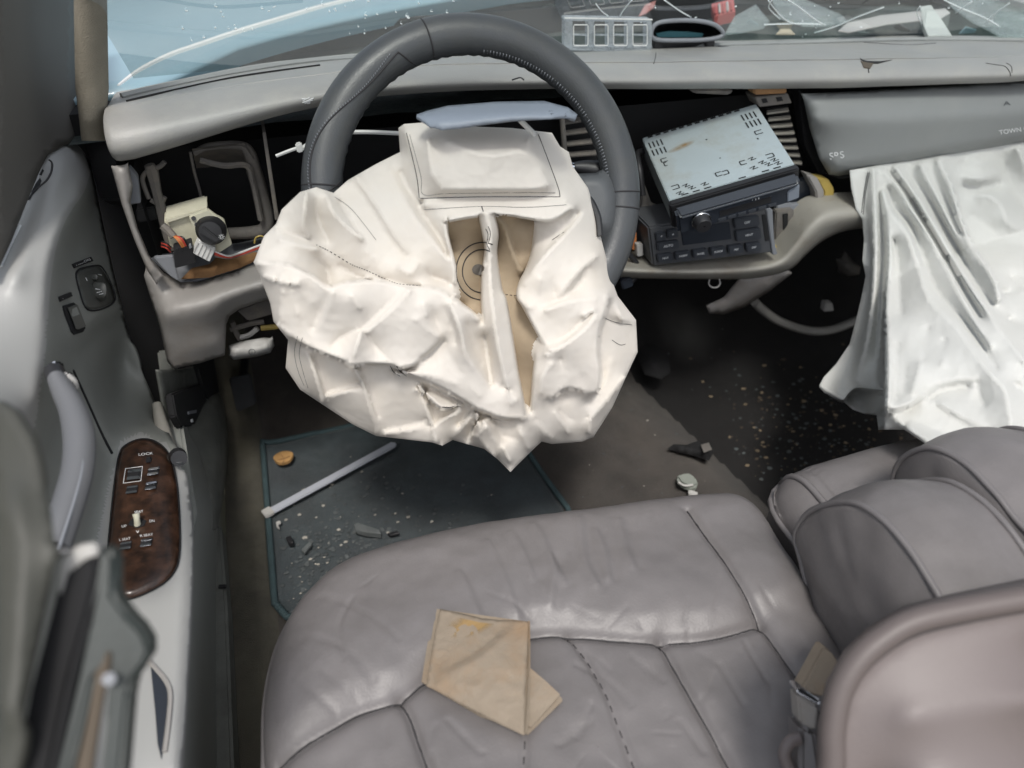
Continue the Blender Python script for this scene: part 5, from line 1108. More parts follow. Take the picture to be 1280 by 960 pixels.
# map pocket hollow and the moulded rib running down to the armrest
dl((128, 430, 'x', -.248), (120, 460, 'x', -.250), (125, 500, 'x', -.252), (136, 525, 'x', -.250)); dl((150, 440, 'x', -.262), (146, 475, 'x', -.268), (150, 505, 'x', -.262)); dl((178, 475, 'x', -.242), (172, 500, 'x', -.244), (160, 528, 'x', -.244), (150, 550, 'z', .395))
dl((160, 430, 'x', -.248), (165, 460, 'x', -.25)); dl((193, 505, 'x', -.236), (190, 530, 'x', -.232))
DL.extend([abl((92, 462, 'x', -.250), (110, 500, 'x', -.250), (128, 540, 'x', -.249), (141, 566, 'z', .385)), abl((88, 465, 'x', -.258), (106, 503, 'x', -.258), (124, 543, 'x', -.257), (137, 569, 'z', .378))])
dl((70, 520, 'x', -.268), (60, 570, 'x', -.270), (55, 620, 'x', -.270)); dl((100, 540, 'x', -.262), (90, 600, 'x', -.264)); 
# armrest top: flat shelf, front nose, inner edge
dl((150, 556, 'z', .385), (170, 545, 'z', .388), (190, 548, 'z', .385), (206, 560, 'z', .378), (220, 582, 'z', .370), (231, 620, 'z', .365), (234, 680, 'z', .363), (231, 740, 'z', .363), (228, 820, 'z', .363), (222, 985, 'z', .363))
dl((148, 560, 'z', .383), (140, 600, 'z', .372), (130, 645, 'z', .366), (120, 690, 'z', .366), (110, 760, 'z', .368), (95, 850, 'z', .37), (80, 985, 'z', .37))
dl((132, 600, 'x', -.262), (120, 645, 'x', -.266), (105, 700, 'x', -.27), (80, 800, 'x', -.27)); dl((175, 600, 'z', .372), (175, 680, 'z', .367), (170, 760, 'z', .366), (165, 860, 'z', .366))
door_skin = skin('door_panel', DO, DL, [DOORG, DOORU], door, step=3.5, smooth=14, iters=1500, thick=.006)
UP = [(-10, 350), (60, 185), (100, 170), (114, 214), (105, 242), (89, 264), (77, 287), (66, 325), (60, 380), (56, 440), (46, 520), (20, 640), (-10, 700)]
me = door_skin.data; pj = []
for p in me.polygons:
    q = np.array(p.center)-CAM; dpt = q@fw; pj.append((640+F*(q@rt)/dpt, 480-F*(q@up)/dpt))
pj = np.array(pj); k = pip(pj[:, 0], pj[:, 1], UP); ar = pip(pj[:, 0], pj[:, 1], [(150, 552), (175, 540), (210, 556), (236, 600), (250, 680), (240, 990), (60, 990), (100, 760), (118, 690), (138, 600)])
for p, a, b in zip(me.polygons, k, ar):
    if a or b: p.material_index = 1
dh = lambda u, v: hit(door_skin, u, v, .85)
def dp(u, v, lift=.001): return D(u, v, dh(u, v)-lift)
slab('lower_panel', [X(243, 640, -.176), (-.185, .45, .35), (-.185, .10, .35), (-.215, .10, -.05), (-.215, 1.12, -.05), (-.222, 1.10, .30)], (-.02, 0, 0), DOORG, door, .003)
decal_line('panel_seam', door_skin, [(91, 463), (108, 500), (126, 540), (140, 567)], .0016, MATTBLACK, door, 0)
slab('sun_block_outer_shell', [(-.34, -.3, -.3), (-.34, 1.14, -.3), (-.30, 1.14, .60), (-.30, -.3, .60)], (-.02, 0, 0), CARPAINT, door, .005)  # unseen outer skin, added to keep sun from leaking in past the door
# mirror vent slot near the top
sp = [(50, 247), (54, 228), (60, 212), (66, 204), (69, 206), (68, 216), (60, 228), (50, 240)]
tube('vent_groove', [dp(u, v, .0003) for u, v in [(36, 250), (42, 240), (50, 233), (58, 226), (64, 215), (65, 204), (61, 200)]], .0012, THREAD, door, k=5)
for P in ([(39, 240), (44, 230), (50, 222), (52, 226), (48, 236), (40, 244)], [(49, 218), (53, 211), (55, 213), (52, 219)]): patch('vent_opening', door_skin, P, MATTBLACK, door, .001)
DKSW = M('dark_olive_switch_plastic', (.085, .088, .08), .45, .06, 10, .1, 500)
# mirror switch
mb = skin('mirror_switch_plate', [(u, v, 1/(dh(u, v)-.0035)) for u, v in catmull([np.array(q, float) for q in [(96, 345), (100, 338), (112, 334), (123, 333), (130, 340), (138, 355), (143, 370), (140, 378), (128, 384), (115, 386), (108, 382), (101, 365)]], 3, True)], [[(u, v, 1/(dh(u, v)-.007)) for u, v in [(106, 350), (118, 355), (130, 368)]]], DKSW, door, step=3, thick=.003)
tube('plate_gap', [dp(u, v, .002) for u, v in [(95, 345), (99, 337), (112, 333), (124, 332), (131, 339), (139, 355), (144, 371), (140, 380), (128, 386), (114, 388), (106, 383), (100, 366)]], .0011, MATTBLACK, door, closed=True, k=5)
def knobby(name, uv, ru, rv, h, mat, parent, host, lift=0, sq=.6):
    d0 = hit(host, uv[0], uv[1], .85)-lift; G = []
    for q in np.linspace(0, 2*math.pi, 28, endpoint=False):
        c, s = math.cos(q), math.sin(q); c = math.copysign(abs(c)**sq, c); s = math.copysign(abs(s)**sq, s)
        G.append([D(uv[0]+ru*f*c, uv[1]+rv*f*s-g_*6/.012*h/2, d0-h*g_) for f, g_ in ((1, 0), (.97, .5), (.85, .9), (.6, 1), (.01, 1.02))])
    return grid(name, G, mat, parent, closed_i=True, ang=45)
k1 = knobby('mirror_knob', (123, 366), 11.5, 11, .016, DKSW, mb, mb)
knobby('selector', (117, 348), 5.5, 4, .008, DKSW, mb, mb)
for P in ([(107, 347), (109, 351)], [(123, 343), (127, 344)]): tube('mark', [on(mb, u, v, .0005, .85) for u, v in P], .0005, LABELW, mb, n=1, k=4)
for P in ([(119, 361), (125, 362)], [(121, 366), (127, 364)], [(124, 368), (129, 367)]):
    tube('mark', [on(k1, u, v, .0006, .83) for u, v in P], .0005, LABELW, k1, n=1, k=4)
patch('label_plate', door_skin, [(91, 330), (114, 321), (117, 326), (94, 335)], MATTBLACK, door, .006)
text_px('MIRRORS', (95, 331), (113, 324), 3.2, dh, LABELW, door, .0072)
patch('label_plate', door_skin, [(74, 371), (89, 365), (91, 370), (76, 377)], MATTBLACK, door, .006)
text_px('DOORS', (77.5, 372.4), (88.5, 367.8), 3.2, dh, LABELW, door, .0072)
patch('switch_recess', door_skin, [(79, 382), (92, 378), (96, 381), (107, 410), (104, 415), (94, 418), (90, 414)], MATTBLACK, door, .005)
lk = slab('lock_rocker', [D(u, v, dh(u, v)-.010) for u, v in [(84, 384), (94, 380), (105, 408), (95, 412)]], fw*.005, DKSW, door, .0018)
slab('rocker_pad', [D(u, v, dh(u, v)-.012) for u, v in [(87, 386), (94, 383), (98, 393), (90, 396)]], fw*.003, DOORG, lk, .0012)
# pull handle with chrome bracket
hd = [(72, 474, .690), (80, 490, .683), (90, 510, .672), (97, 535, .658), (99, 560, .645), (96, 590, .630), (88, 620, .615), (78, 650, .60), (66, 685, .585)]
G = []; C3 = catmull([D(u, v, d) for u, v, d in hd], 6)
for i, p in enumerate(C3):
    t = C3[min(i+1, len(C3)-1)]-C3[max(i-1, 0)]; t /= np.linalg.norm(t); a = rt-t*rt.dot(t); a /= np.linalg.norm(a); b = np.cross(t, a); wd = np.interp(i/(len(C3)-1), [0, .1, .4, 1], [.008, .0095, .0125, .0125])
    G.append([p+a*wd*math.cos(q)+b*.0115*math.sin(q)*(1+.18*math.cos(q)) for q in np.linspace(0, 2*math.pi, 20)])
ph = grid('pull_handle', G, M('lilac_grey_vinyl', (.125, .128, .135), .5, .05, 6, .15, 500), door)
tube('handle_piping', [D(u+3+.5*i, v+2, d-.0115) for i, (u, v, d) in enumerate(hd)], .001, GREY, ph, k=5)
tube('handle_strap', [D(67, 462, .70), D(72, 474, .692), D(78, 486, .686)], .0085, BLACK, door, k=8)
slab('chrome_bracket', [D(u, v, .692) for u, v in [(56, 470), (64, 466), (78, 464), (85, 468), (84, 474), (72, 472), (60, 477)]], fw*.012, CHROME, door, .002)
slab('chrome_post', [D(u, v, .70) for u, v in [(61, 453), (70, 451), (74, 466), (62, 468)]], fw*.012, CHROME, door, .002)
tube('bracket_spring', [D(84, 470, .69), D(92, 476, .695), D(94, 483, .70), D(90, 486, .70)], .003, PALE, door, k=6)
# burl wood switch plate
wo_ = [(150, 566), (160, 555), (176, 549), (192, 551), (206, 561), (215, 578), (221, 605), (224, 640), (225, 675), (223, 700), (217, 715), (205, 728), (186, 739), (166, 747), (150, 749), (138, 744), (134, 725), (135, 690), (139, 645), (144, 600)]
wd_ = skin('wood_plate', [(u, v, 1/(dh(u, v)-.004)) for u, v in catmull([np.array(q, float) for q in wo_], 4, True)],
     [[(176+(u-176)*.88, 650+(v-650)*.92, 1/(dh(176+(u-176)*.88, 650+(v-650)*.92)-.011)) for u, v in catmull([np.array(q, float) for q in wo_+wo_[:1]], 3)], [(180, 580, 1/(dh(180, 580)-.0125)), (182, 640, 1/(dh(182, 640)-.0135)), (180, 710, 1/(dh(180, 710)-.0125))]], WOOD, door, step=3, smooth=30, thick=.003)
tube('plate_gap', [dp(u, v, .003) for u, v in wo_], .0013, MATTBLACK, door, closed=True, k=5)
wh = lambda u, v, l=.001: D(u, v, hit(wd_, u, v, .82)-l)
def rocker(u, v, w=14, h=10, sk=-2):
    P = [(u-w/2+1, v-h/2), (u+w/2+1, v-h/2-2), (u+w/2-1, v+h/2-2), (u-w/2-1, v+h/2)]
    s = slab('window_switch', [wh(a, b, .003) for a, b in P], fw*.004, BLACK, wd_, .001)
    for t0, t1 in ((.04, .30), (.66, .96)):
        A, B, C_, E2 = [np.array(q, float) for q in P]; q = [A+(E2-A)*t0, B+(C_-B)*t0, B+(C_-B)*t1, A+(E2-A)*t1]
        slab('chrome_lip', [wh(a, b, .0045) for a, b in q], fw*.002, CHROME, s, .0006)
for u, v in [(191, 590), (188, 608), (164, 613), (182, 679), (156, 683)]: rocker(u, v)
rocker(167, 594, 17, 14); tube('switch_frame', [wh(u, v, .0012) for u, v in [(157, 586), (178, 583), (176, 601), (154, 604)]], .0006, LABELW, wd_, n=1, k=4, closed=True)
slab('lock_button', [wh(u, v, .003) for u, v in [(182, 572), (189, 571), (188, 578), (181, 579)]], fw*.004, BLACK, wd_, .001)
text_px('LOCK', (173, 568.5), (191, 566.5), 3, lambda u, v: hit(wd_, u, v, .82), LABELW, wd_)
for tx, a, b in (('SEAT', (168, 640.5), (179, 639.2)), ('UP', (152, 658), (158, 657.5)), ('DN', (187, 651.5), (193, 651)), ('v', (170, 664.5), (174, 664)), ('L SEAT', (149, 675), (163, 673)), ('R SEAT', (175, 670), (191, 668))):
    text_px(tx, a, b, 3, lambda u, v: hit(wd_, u, v, .82), LABELW, wd_)
patch('lever_slot', wd_, [(160, 656), (164, 649), (174, 646), (183, 651), (180, 657), (172, 660)], MATTBLACK, wd_, .0008)
tube('seat_lever', [wh(172, 656, 0), wh(171, 649, .010), wh(170, 642, .016)], [.0035, .003, .004], IVORY, wd_, k=8)
tube('door_knob', [D(222, 570, .90), D(224, 573, .885)], [.010, .009], BLACK, door, n=2, k=14)
tube('knob_glint', [D(221, 579, .884), D(228, 578, .884)], .0012, CHROME, door, n=1, k=5)
# armrest pocket
skin('pull_pocket', [(u, v, 1/(dh(u, v)-.001)) for u, v in [(188, 828), (197, 840), (207, 855), (211, 870), (209, 900), (205, 925), (202, 950), (197, 930), (194, 890), (191, 860)]], [], DARKBLUE, door, step=4)
tube('pocket_lip', [dp(u, v, .0015) for u, v in [(186, 826), (196, 837), (208, 852), (213, 868), (211, 900), (206, 940)]], .0022, DASHLOW, door, k=6)
# window frame and dusty door glass above the belt line
wf = skin('window_panel', abl((-6, 346, 'x', -.268), (14, 302, 'x', -.266), (34, 252, 'x', -.264), (50, 213, 'x', -.262), (60, 193, 'x', -.262), (78, 182, 'x', -.258), (99, 178, 'x', -.255), (98, 150, 'x', -.252), (95, 90, 'x', -.245), (94, 0, 'x', -.232), (94, -30, 'x', -.228), (-6, -30, 'x', -.215)),
     [abl((62, 185, 'x', -.262), (60, 150, 'x', -.258), (62, 100, 'x', -.252), (66, 0, 'x', -.235)), abl((30, 240, 'x', -.262), (28, 150, 'x', -.25), (30, 0, 'x', -.225))], BROWNG, door, step=8, thick=.012)
tube('belt_light_sliver', [D(u, v, dh(u, v)-.0005) for u, v in [(0, 334), (12, 308), (24, 283)]], .003, LABELW, door, k=6)  # white tube stands in for outside light showing at the belt line

# ================================================================== PILLARS
ap = [(119, 176, .93), (118, 170, .925), (116, 150, .905), (115, 110, .885), (114, 60, .855), (113, 0, .82), (112, -60, .78), (110, -200, .68)]
G = []
for u, v, d in ap:
    row = []
    w_ = 21 if v < 150 else 17
    for q in np.linspace(0, 2*math.pi, 22, endpoint=False):
        row.append(D(u+w_*math.cos(q), v, d-.018*math.sin(q)+.012*math.cos(q)))
    row.append(row[0]); G.append(row)
GG = []
for a, b in zip(G[:-1], G[1:]):
    for t in np.linspace(0, 1, 6, endpoint=False): GG.append([p+(q-p)*t for p, q in zip(a, b)])
GG.append(G[-1])
grid('a_pillar', GG, FELT, car); mk('a_pillar_foot', G[0][:-1], [tuple(range(22))], FELT, car, smooth=False)
skin('corner_cap', abl((128, 148, 'd', .93), (146, 132, 'd', .96), (156, 126, 'd', 1.0), (152, 140, 'd', .94), (136, 152, 'd', .92)), [], FELT, car, step=4)
slab('dark_gap_hinge_pillar', [(-.30, 1.12, .0), (-.30, 1.12, .66), (-.195, 1.12, .66), (-.195, 1.12, .0)], (0, .25, 0), MATTBLACK, car, 0)  # matt black block added so the gap between door and dash reads dark
slab('pillar_post', [D(106, 180, 1.02), D(118, 170, 1.0), D(135, 162, 1.0), D(146, 208, 1.0), D(156, 250, 1.02), D(125, 250, 1.02)], fw*.03, BLACK, car, .002)
# right body side with its window opening, roof header, tail panel
slab('right_side', [(1.42, -.5, -.1), (1.42, 1.5, -.1), (1.42, 1.5, .66), (1.42, -.5, .66)], (.05, 0, 0), DOORU, car, 0)
# kick panel, sill, carpet edge
skin('kick_panel', abl((198, 462, 'x', -.205), (225, 462, 'x', -.20), (262, 455, 'x', -.20), (284, 446, 'x', -.20), (283, 480, 'x', -.195), (286, 560, 'x', -.19), (280, 620, 'x', -.192), (272, 660, 'x', -.19), (246, 668, 'x', -.205), (240, 620, 'x', -.215), (226, 580, 'x', -.215), (208, 520, 'x', -.215)),
     [abl((208, 498, 'x', -.21), (240, 494, 'x', -.205), (272, 486, 'x', -.20)), abl((220, 540, 'x', -.208), (250, 540, 'x', -.188), (270, 528, 'x', -.185)), abl((270, 500, 'x', -.183), (277, 560, 'x', -.18), (268, 640, 'x', -.183)), abl((245, 560, 'x', -.205), (256, 620, 'x', -.20), (262, 655, 'x', -.198))], SILL, car, step=4, smooth=5, thick=.004)
slab('trunk_release_box', [X(u, v, -.195) for u, v in [(216, 492), (226, 488), (250, 480), (256, 484), (258, 500), (266, 522), (258, 530), (228, 534), (221, 520)]], (-.01, 0, 0), MATTBLACK, car, .002)
text('OPEN', .007, X(240, 526, -.193), X(248, 523, -.193)-X(232, 528, -.193), X(239, 518, -.193)-X(240, 526, -.193), LABELW, car)
slab('release_glint', [X(236, 514, -.193), X(246, 512, -.193), X(246, 516, -.193), X(236, 518, -.193)], (-.002, 0, 0), GREY, car, .0005)
tube('carpet_roll', [D(u, v, d) for u, v, d in [(196, 505, 1.04), (204, 540, 1.02), (214, 575, 1.0), (224, 612, .99), (229, 660, .97), (229, 720, .95)]], [.006, .010, .012, .012, .010, .008], TRIMB, car, k=8)
slab('sill_plate', [Z(u, v, .075) for u, v in [(246, 660), (276, 655), (284, 760), (292, 960), (296, 1010), (226, 1010), (232, 940), (240, 780)]], (0, 0, -.04), SILL, car, .004)
pl_ = [Z(u, v, .077) for u, v in [(246, 674), (262, 672), (266, 780), (268, 960), (228, 960), (234, 900), (241, 780)]]
pb = slab('black_tread', pl_, (0, 0, -.003), PLATE, car, .001)
for k in range(6):
    t = (k+.5)/6; a = pl_[0]+(pl_[1]-pl_[0])*t; b = pl_[5]*.5+pl_[4]*.5+(pl_[3]-pl_[5])*(t-.5)*.9
    tube('tread_rib', [a+(0, 0, .001), b+(0, 0, .001)], .0016, BLACK, pb, n=1, k=5)
tube('sill_clip', [Z(274, 733, .08), Z(283, 733, .08)], .003, BLACK, car, n=1)

# near pillar trim and belt guide at the lower left, close to the camera
bp = thing('seat_belt_guide', 'out of focus black belt guide bars with tan strap in front of the door', 'seat belt guide', D(110, 850, .36))
gb = skin('pillar_trim', abl((-8, 500, 'd', .40), (10, 512, 'd', .39), (32, 545, 'd', .38), (50, 590, 'd', .37), (64, 640, 'd', .36), (70, 690, 'd', .35), (62, 740, 'd', .35), (46, 820, 'd', .34), (30, 900, 'd', .33), (14, 985, 'd', .33), (-8, 985, 'd', .33)), [abl((10, 620, 'd', .35), (16, 760, 'd', .335), (5, 900, 'd', .32))], PILLARG, bp, step=8, smooth=4, thick=.006)
slab('guide_bar', [D(u, v, d) for u, v, d in [(72, 735, .37), (84, 702, .37), (104, 690, .37), (118, 692, .37), (124, 712, .37), (110, 770, .36), (88, 850, .35), (60, 985, .34), (8, 985, .34), (40, 860, .35)]], fw*.015, MATTBLACK, bp, .003)
slab('guide_plate', [D(u, v, d) for u, v, d in [(118, 688, .375), (136, 684, .375), (142, 700, .375), (141, 745, .37), (158, 770, .37), (178, 790, .37), (187, 812, .37), (180, 832, .37), (168, 842, .37), (160, 870, .365), (150, 985, .35), (120, 985, .35), (130, 900, .36), (134, 830, .365), (116, 850, .36), (96, 930, .35), (82, 985, .345), (62, 985, .345), (92, 860, .355), (112, 760, .365)]], fw*.012, M('dark_green_black', (.025, .032, .03), .5, .1, 8, .1, 300), bp, .002)
slab('tan_strap', [D(u, v, d) for u, v, d in [(122, 806, .366), (134, 800, .366), (136, 830, .363), (126, 880, .36), (110, 985, .35), (80, 985, .35), (100, 900, .358)]], fw*.004, TANSTRAP, bp, .001)
tube('bolt', [D(136, 849, .362), D(136, 849, .354)], .003, GREY, bp, n=1, k=12)
slab('metal_tongue', [D(u, v, d) for u, v, d in [(76, 700, .368), (96, 682, .368), (118, 679, .368), (122, 694, .368), (104, 700, .368), (86, 716, .368), (80, 745, .365), (72, 745, .365)]], fw*.004, PALE, bp, .001)

# ================================================================== FLOOR THINGS
mo = [Z(u, v, .014) for u, v in [(300, 560), (322, 610), (330, 650), (335, 700), (341, 755), (352, 772), (372, 778)]]
mo = [tuple(p[:2]) for p in mo]
mo = [(-.133, 1.16), (-.133, 1.0), (-.133, .86), (-.133, .79), (-.118, .765), (-.09, .755), (.10, .735), (.30, .735), (.345, .76), (.352, .83), (.340, .93), (.33, 1.05), (.325, 1.17)]
mP = [(np.array((*p, 0.))) for p in mo]; mP = np.array(resample(mP, .01, True))[:, :2]
c = mP.mean(0); G = []
for p in mP:
    G.append([(*(c+(p-c)*t), floor_z(*(c+(p-c)*t))*.6+.013+.004*noise.noise(Vector((*((c+(p-c)*t)*9), 3)))-.010*(t > .999)) for t in np.r_[np.linspace(.001, .98, 34), 1.0]])
matt = grid('floor_mat', G, MATT, None, closed_i=True, label='dark teal carpet floor mat in the driver footwell with crumbs on it', cat='floor mat')
V, Fc = tube_data([(p[0], p[1], floor_z(*p)*.6+.013) for p in mP], .0055, 7, True); mk('binding', V, Fc, MATEDGE, matt)
st = []
for i in range(0, len(mP)-1):
    p = mP[i]; z = floor_z(*p)*.6+.0135; q = (mP[i]-c)/np.linalg.norm(mP[i]-c)
    if p[1] < 1.0 and p[0] < .1:
        for s in (0, .5):
            m_ = mP[i]*(1-s)+mP[i+1]*s; st.append(([(m_[0]-q[0]*.006, m_[1]-q[1]*.006, z+.001), (m_[0], m_[1], z+.006), (m_[0]+q[0]*.006, m_[1]+q[1]*.006, z+.001)], .0009))
tubes('binding_stitches', st, MATEDGE, matt, kind='stuff')
matz = lambda x, y: floor_z(x, y)*.6+.015
def onfloor(u, v, z=.02): return Z(u, v, z)
stick = thing('trim_stick', 'pale grey plastic trim strip lying diagonally across the teal floor mat', 'plastic strip', onfloor(415, 600, .03))
a, b = np.array(Z(338, 641, .026)), np.array(Z(492, 557, .030)); t = (b-a)/np.linalg.norm(b-a); s = np.cross(t, (0, 0, 1)); s /= np.linalg.norm(s)
slab('strip', [a-s*.0075, b-s*.0075, b+t*.006, b+s*.0075, a+s*.0075], (0, 0, .005), M('pale_blue_grey_plastic', (.44, .46, .51), .5, .05, 10, .1, 300), stick, .0015)
slab('end_cap', [a-s*.009-t*.012, a-s*.009+t*.004, a+s*.009+t*.004, a+s*.009-t*.012], (0, 0, .008), PALE, stick, .0015)
pd = thing('brake_pedal', 'dark rubber parking brake pedal in the shadow under the knee panel', 'pedal', Y(302, 490, 1.15))
slab('pad', [Y(u, v, y) for u, v, y in [(286, 474, 1.20), (313, 468, 1.20), (321, 505, 1.14), (296, 516, 1.14)]], (0, .015, -.006), M('grey_rubber', (.045, .047, .05), .7, .2, 20, .3, 200), pd, .003)
tube('arm', [Y(302, 485, 1.2), Y(305, 460, 1.28), Y(308, 430, 1.33)], .008, BLACK, pd)
for k, (P, lb) in enumerate((([(440, 440), (500, 445), (500, 480), (445, 480)], 'wide black brake pedal hidden behind the driver airbag'),)):
    q = thing('brake_pedal', lb, 'pedal', Y(P[0][0], P[0][1], 1.2)); slab('pad', [Y(u, v, 1.2) for u, v in P], (0, .015, 0), BLACK, q, .003); tube('arm', [Y(470, 460, 1.22), Y(470, 420, 1.32)], .008, BLACK, q)
bq = thing('tan_disc', 'small rusty tan disc at the dark far edge of the floor mat', 'disc', Z(355, 573, .03))
p0 = np.array(Z(355, 574, .03)); G = [[p0+(r_*math.cos(q)*(1+.08*math.sin(3*q)), r_*math.sin(q)*.9, z) for r_, z in ((.017, 0), (.0172, .006), (.015, .0075), (.006, .007), (.0001, .0072))] for q in np.linspace(0, 2*math.pi, 26, endpoint=False)]
grid('disc', G, BISCUIT, bq, closed_i=True, ang=50)
for P in ([(348, 575), (356, 573), (362, 570)], [(351, 568), (355, 574), (353, 579)]): tube('groove', [Z(u, v, .0380) for u, v in P], .0008, RUST, bq, k=4)
def shard(name, lb, uvs, z, th, mat, cat, group=None, tilt=0):
    P = [Z(u, v, z+tilt*i) for i, (u, v) in enumerate(uvs)]; return slab(name, P, (0, 0, th), mat, None, min(.001, th*.3), 1, label=lb, cat=cat, group=group)
DKG = M('dark_grey_debris', (.11, .12, .12), .6, .25, 40, .2, 300)
shard('plastic_fragment', 'grey broken plastic trim piece in the middle of the floor mat', [(443, 661), (449, 659), (476, 668), (477, 673), (458, 671), (445, 668)], .022, .012, DKG, 'debris')
shard('plastic_fragment', 'thin black splinter just right of the grey trim piece on the mat', [(484, 669), (497, 666), (500, 669), (488, 672)], .022, .006, BLACK, 'debris')
shard('plastic_fragment', 'black jagged chip at the left of the mat crumbs', [(358, 676), (365, 674), (368, 683), (362, 684)], .022, .010, BLACK, 'debris')
shard('plastic_fragment', 'greenish flat chip near the left mat edge among crumbs', [(377, 690), (388, 679), (391, 683), (381, 694)], .022, .006, DKG, 'debris')
shard('plastic_fragment', 'tiny pale forked chip near the white strip end on the mat', [(345, 654), (350, 652), (352, 655), (348, 657), (350, 663), (346, 660)], .024, .004, PALE, 'debris')
pc_ = thing('plastic_scrap', 'pale grey broken plastic cap on the floor hump behind the seat front edge', 'plastic cap', Z(858, 608, .06))
slab('shell', [Z(u, v, .064) for u, v in [(844, 602), (850, 598), (860, 597), (868, 602), (872, 612), (866, 617), (858, 615), (848, 610)]], (0, 0, .014), M('grey_green_cap', (.25, .27, .24), .6, .1, 20, .2, 300), pc_, .004)
slab('tab', [Z(u, v, .064) for u, v in [(860, 614), (872, 618), (870, 623), (860, 620)]], (0, 0, .006), PALE, pc_, .001)
tube('ridge', [Z(u, v, .079) for u, v in [(848, 603), (856, 607), (866, 606)]], .002, PALE, pc_, k=6)
rag = skin('black_scrap', abl((834, 561, 'z', .064), (842, 555, 'z', .07), (858, 556, 'z', .068), (872, 551, 'z', .07), (890, 556, 'z', .07), (892, 566, 'z', .066), (886, 576, 'z', .062), (868, 570, 'z', .062), (850, 566, 'z', .062)), [abl((845, 559, 'z', .082), (862, 562, 'z', .084), (884, 563, 'z', .088)), abl((870, 556, 'z', .07), (876, 570, 'z', .07))], MATTBLACK, None, step=3, crinkle=.004, cr_scale=10, label='torn black scrap lying on the middle of the carpet hump', cat='scrap')
skin('metal_scrap', abl((876, 556, 'z', .085), (886, 553, 'z', .09), (890, 562, 'z', .088), (880, 566, 'z', .086)), [], DUSTY, rag, step=3)
hole = skin('black_rag', abl((796, 445, 'z', .06), (806, 432, 'z', .07), (820, 430, 'z', .07), (836, 445, 'z', .065), (838, 466, 'z', .06), (826, 474, 'z', .06), (806, 468, 'z', .06)), [abl((808, 445, 'z', .085), (822, 455, 'z', .085))], MATTBLACK, None, step=4, label='black rag on the carpet hump right of the driver airbag', cat='rag')
# crumbs on the mat and leaf litter in the dark passenger footwell: past counting
def scatter(name, n, sampler, size, mats, lb, cat, zf, flat=.4):
    V = []; Fc = []; MI = []
    for _ in range(n):
        x, y = sampler(); z = zf(x, y); s_ = size*rng.uniform(.2, 1)**2.2; a = rng.uniform(0, 6.28); o = len(V); tl = rng.uniform(-.5, .5)
        for k in range(5):
            q = a+k*1.257; r_ = s_*rng.uniform(.6, 1.1); V.append((x+r_*math.cos(q), y+r_*math.sin(q)*.7, z+.001+abs(tl)*r_*.5*(1+math.sin(q))))
        V.append((x, y, z+s_*flat)); Fc += [(o+k, o+(k+1) % 5, o+5) for k in range(5)]; MI += [rng.integers(len(mats))]*5
    o = mk(name, V, Fc, mats, None, smooth=False, label=lb, cat=cat, kind='stuff'); o.data.polygons.foreach_set('material_index', MI); return o
def s_mat():
    while True:
        x, y = rng.normal(-.02, .10), rng.normal(.86, .09)
        if -.12 < x < .3 and .76 < y < 1.1: return x, y
scatter('mat_crumbs', 1100, s_mat, .0052, [CRUMB, CRUMB, CRUMB, CRUMB, CRUMB, CRUMB, CRUMB, CRUMB, CRUMBL], 'fine dark crumbs and grit scattered over the teal mat', 'crumbs', matz)
def s_tun(): return rng.uniform(.37, .62), rng.uniform(.70, 1.2)
scatter('carpet_grit', 160, s_tun, .003, [CRUMB, CRUMBL, CRUMB], 'sparse grit on the brown carpet hump', 'grit', floor_z)
def s_pas():
    while True:
        x, y = rng.normal(.90, .11), rng.normal(.90, .13)
        if x > .70 and .55 < y < 1.3: return x, y
scatter('leaf_litter', 800, s_pas, .0065, [LEAFM, LEAFD, CRUMB, LEAFD, CRUMB], 'dead leaf bits and rubbish in the dark passenger footwell', 'leaf litter', floor_z, .3)

# ================================================================== FOLDED PAPER BAG ON THE SEAT
pp = thing('folded_paper_bag', 'folded brown paper bag with a rust stain lying on the driver cushion', 'paper bag', Z(605, 840, .345))
def paper(name, pts, th=.0012, mat=PAPER):
    P = [Z(u, v, z) for u, v, z in pts]; c = np.mean(P, 0); n = len(P); V = [p for p in P]+[p-(0, 0, th) for p in P]
    Fc = [tuple(range(n)), tuple(range(2*n-1, n-1, -1))]+[(i, i+n, (i+1) % n+n, (i+1) % n) for i in range(n)]
    bm = bmesh.new(); vv = [bm.verts.new(tuple(map(float, p))) for p in V]
    for f in Fc: bm.faces.new([vv[i] for i in f])
    bmesh.ops.triangulate(bm, faces=[f for f in bm.faces if len(f.verts) > 4])
    return from_bm(name, bm, mat, pp, smooth=False)
sz = .340
paper('flap', [(640, 840, sz+.010), (663, 835, sz+.013), (682, 851, sz+.012), (700, 868, sz+.009), (690, 880, sz+.008), (664, 909, sz+.007), (645, 900, sz+.007)])
paper('flap', [(640, 850, sz+.004), (664, 842, sz+.006), (702, 872, sz+.004), (703, 876, sz+.004), (660, 918, sz+.003), (640, 905, sz+.003)])
paper('under_layer', [(542, 762, sz+.006), (560, 763, sz+.007), (662, 778, sz+.007), (663, 850, sz+.006), (660, 917, sz+.004), (600, 895, sz+.003), (527, 852, sz+.004), (533, 812, sz+.005)])
paper('under_layer', [(545, 761, sz+.009), (560, 763, sz+.010), (660, 777, sz+.011), (662, 850, sz+.010), (658, 918, sz+.008), (600, 893, sz+.007), (530, 854, sz+.007), (538, 805, sz+.008)])
UV_ = [(550, 761), (575, 766), (603, 773), (625, 775), (644, 775), (660, 777), (660, 800), (658, 840), (656, 880), (655, 919), (630, 908), (590, 888), (560, 872), (533, 857), (537, 830), (543, 795)]
bs_ = [ab(u, v, 'z', sz+z) for (u, v), z in zip(UV_, [.016, .015, .014, .016, .02, .022, .021, .020, .018, .017, .013, .011, .012, .014, .015, .016])]
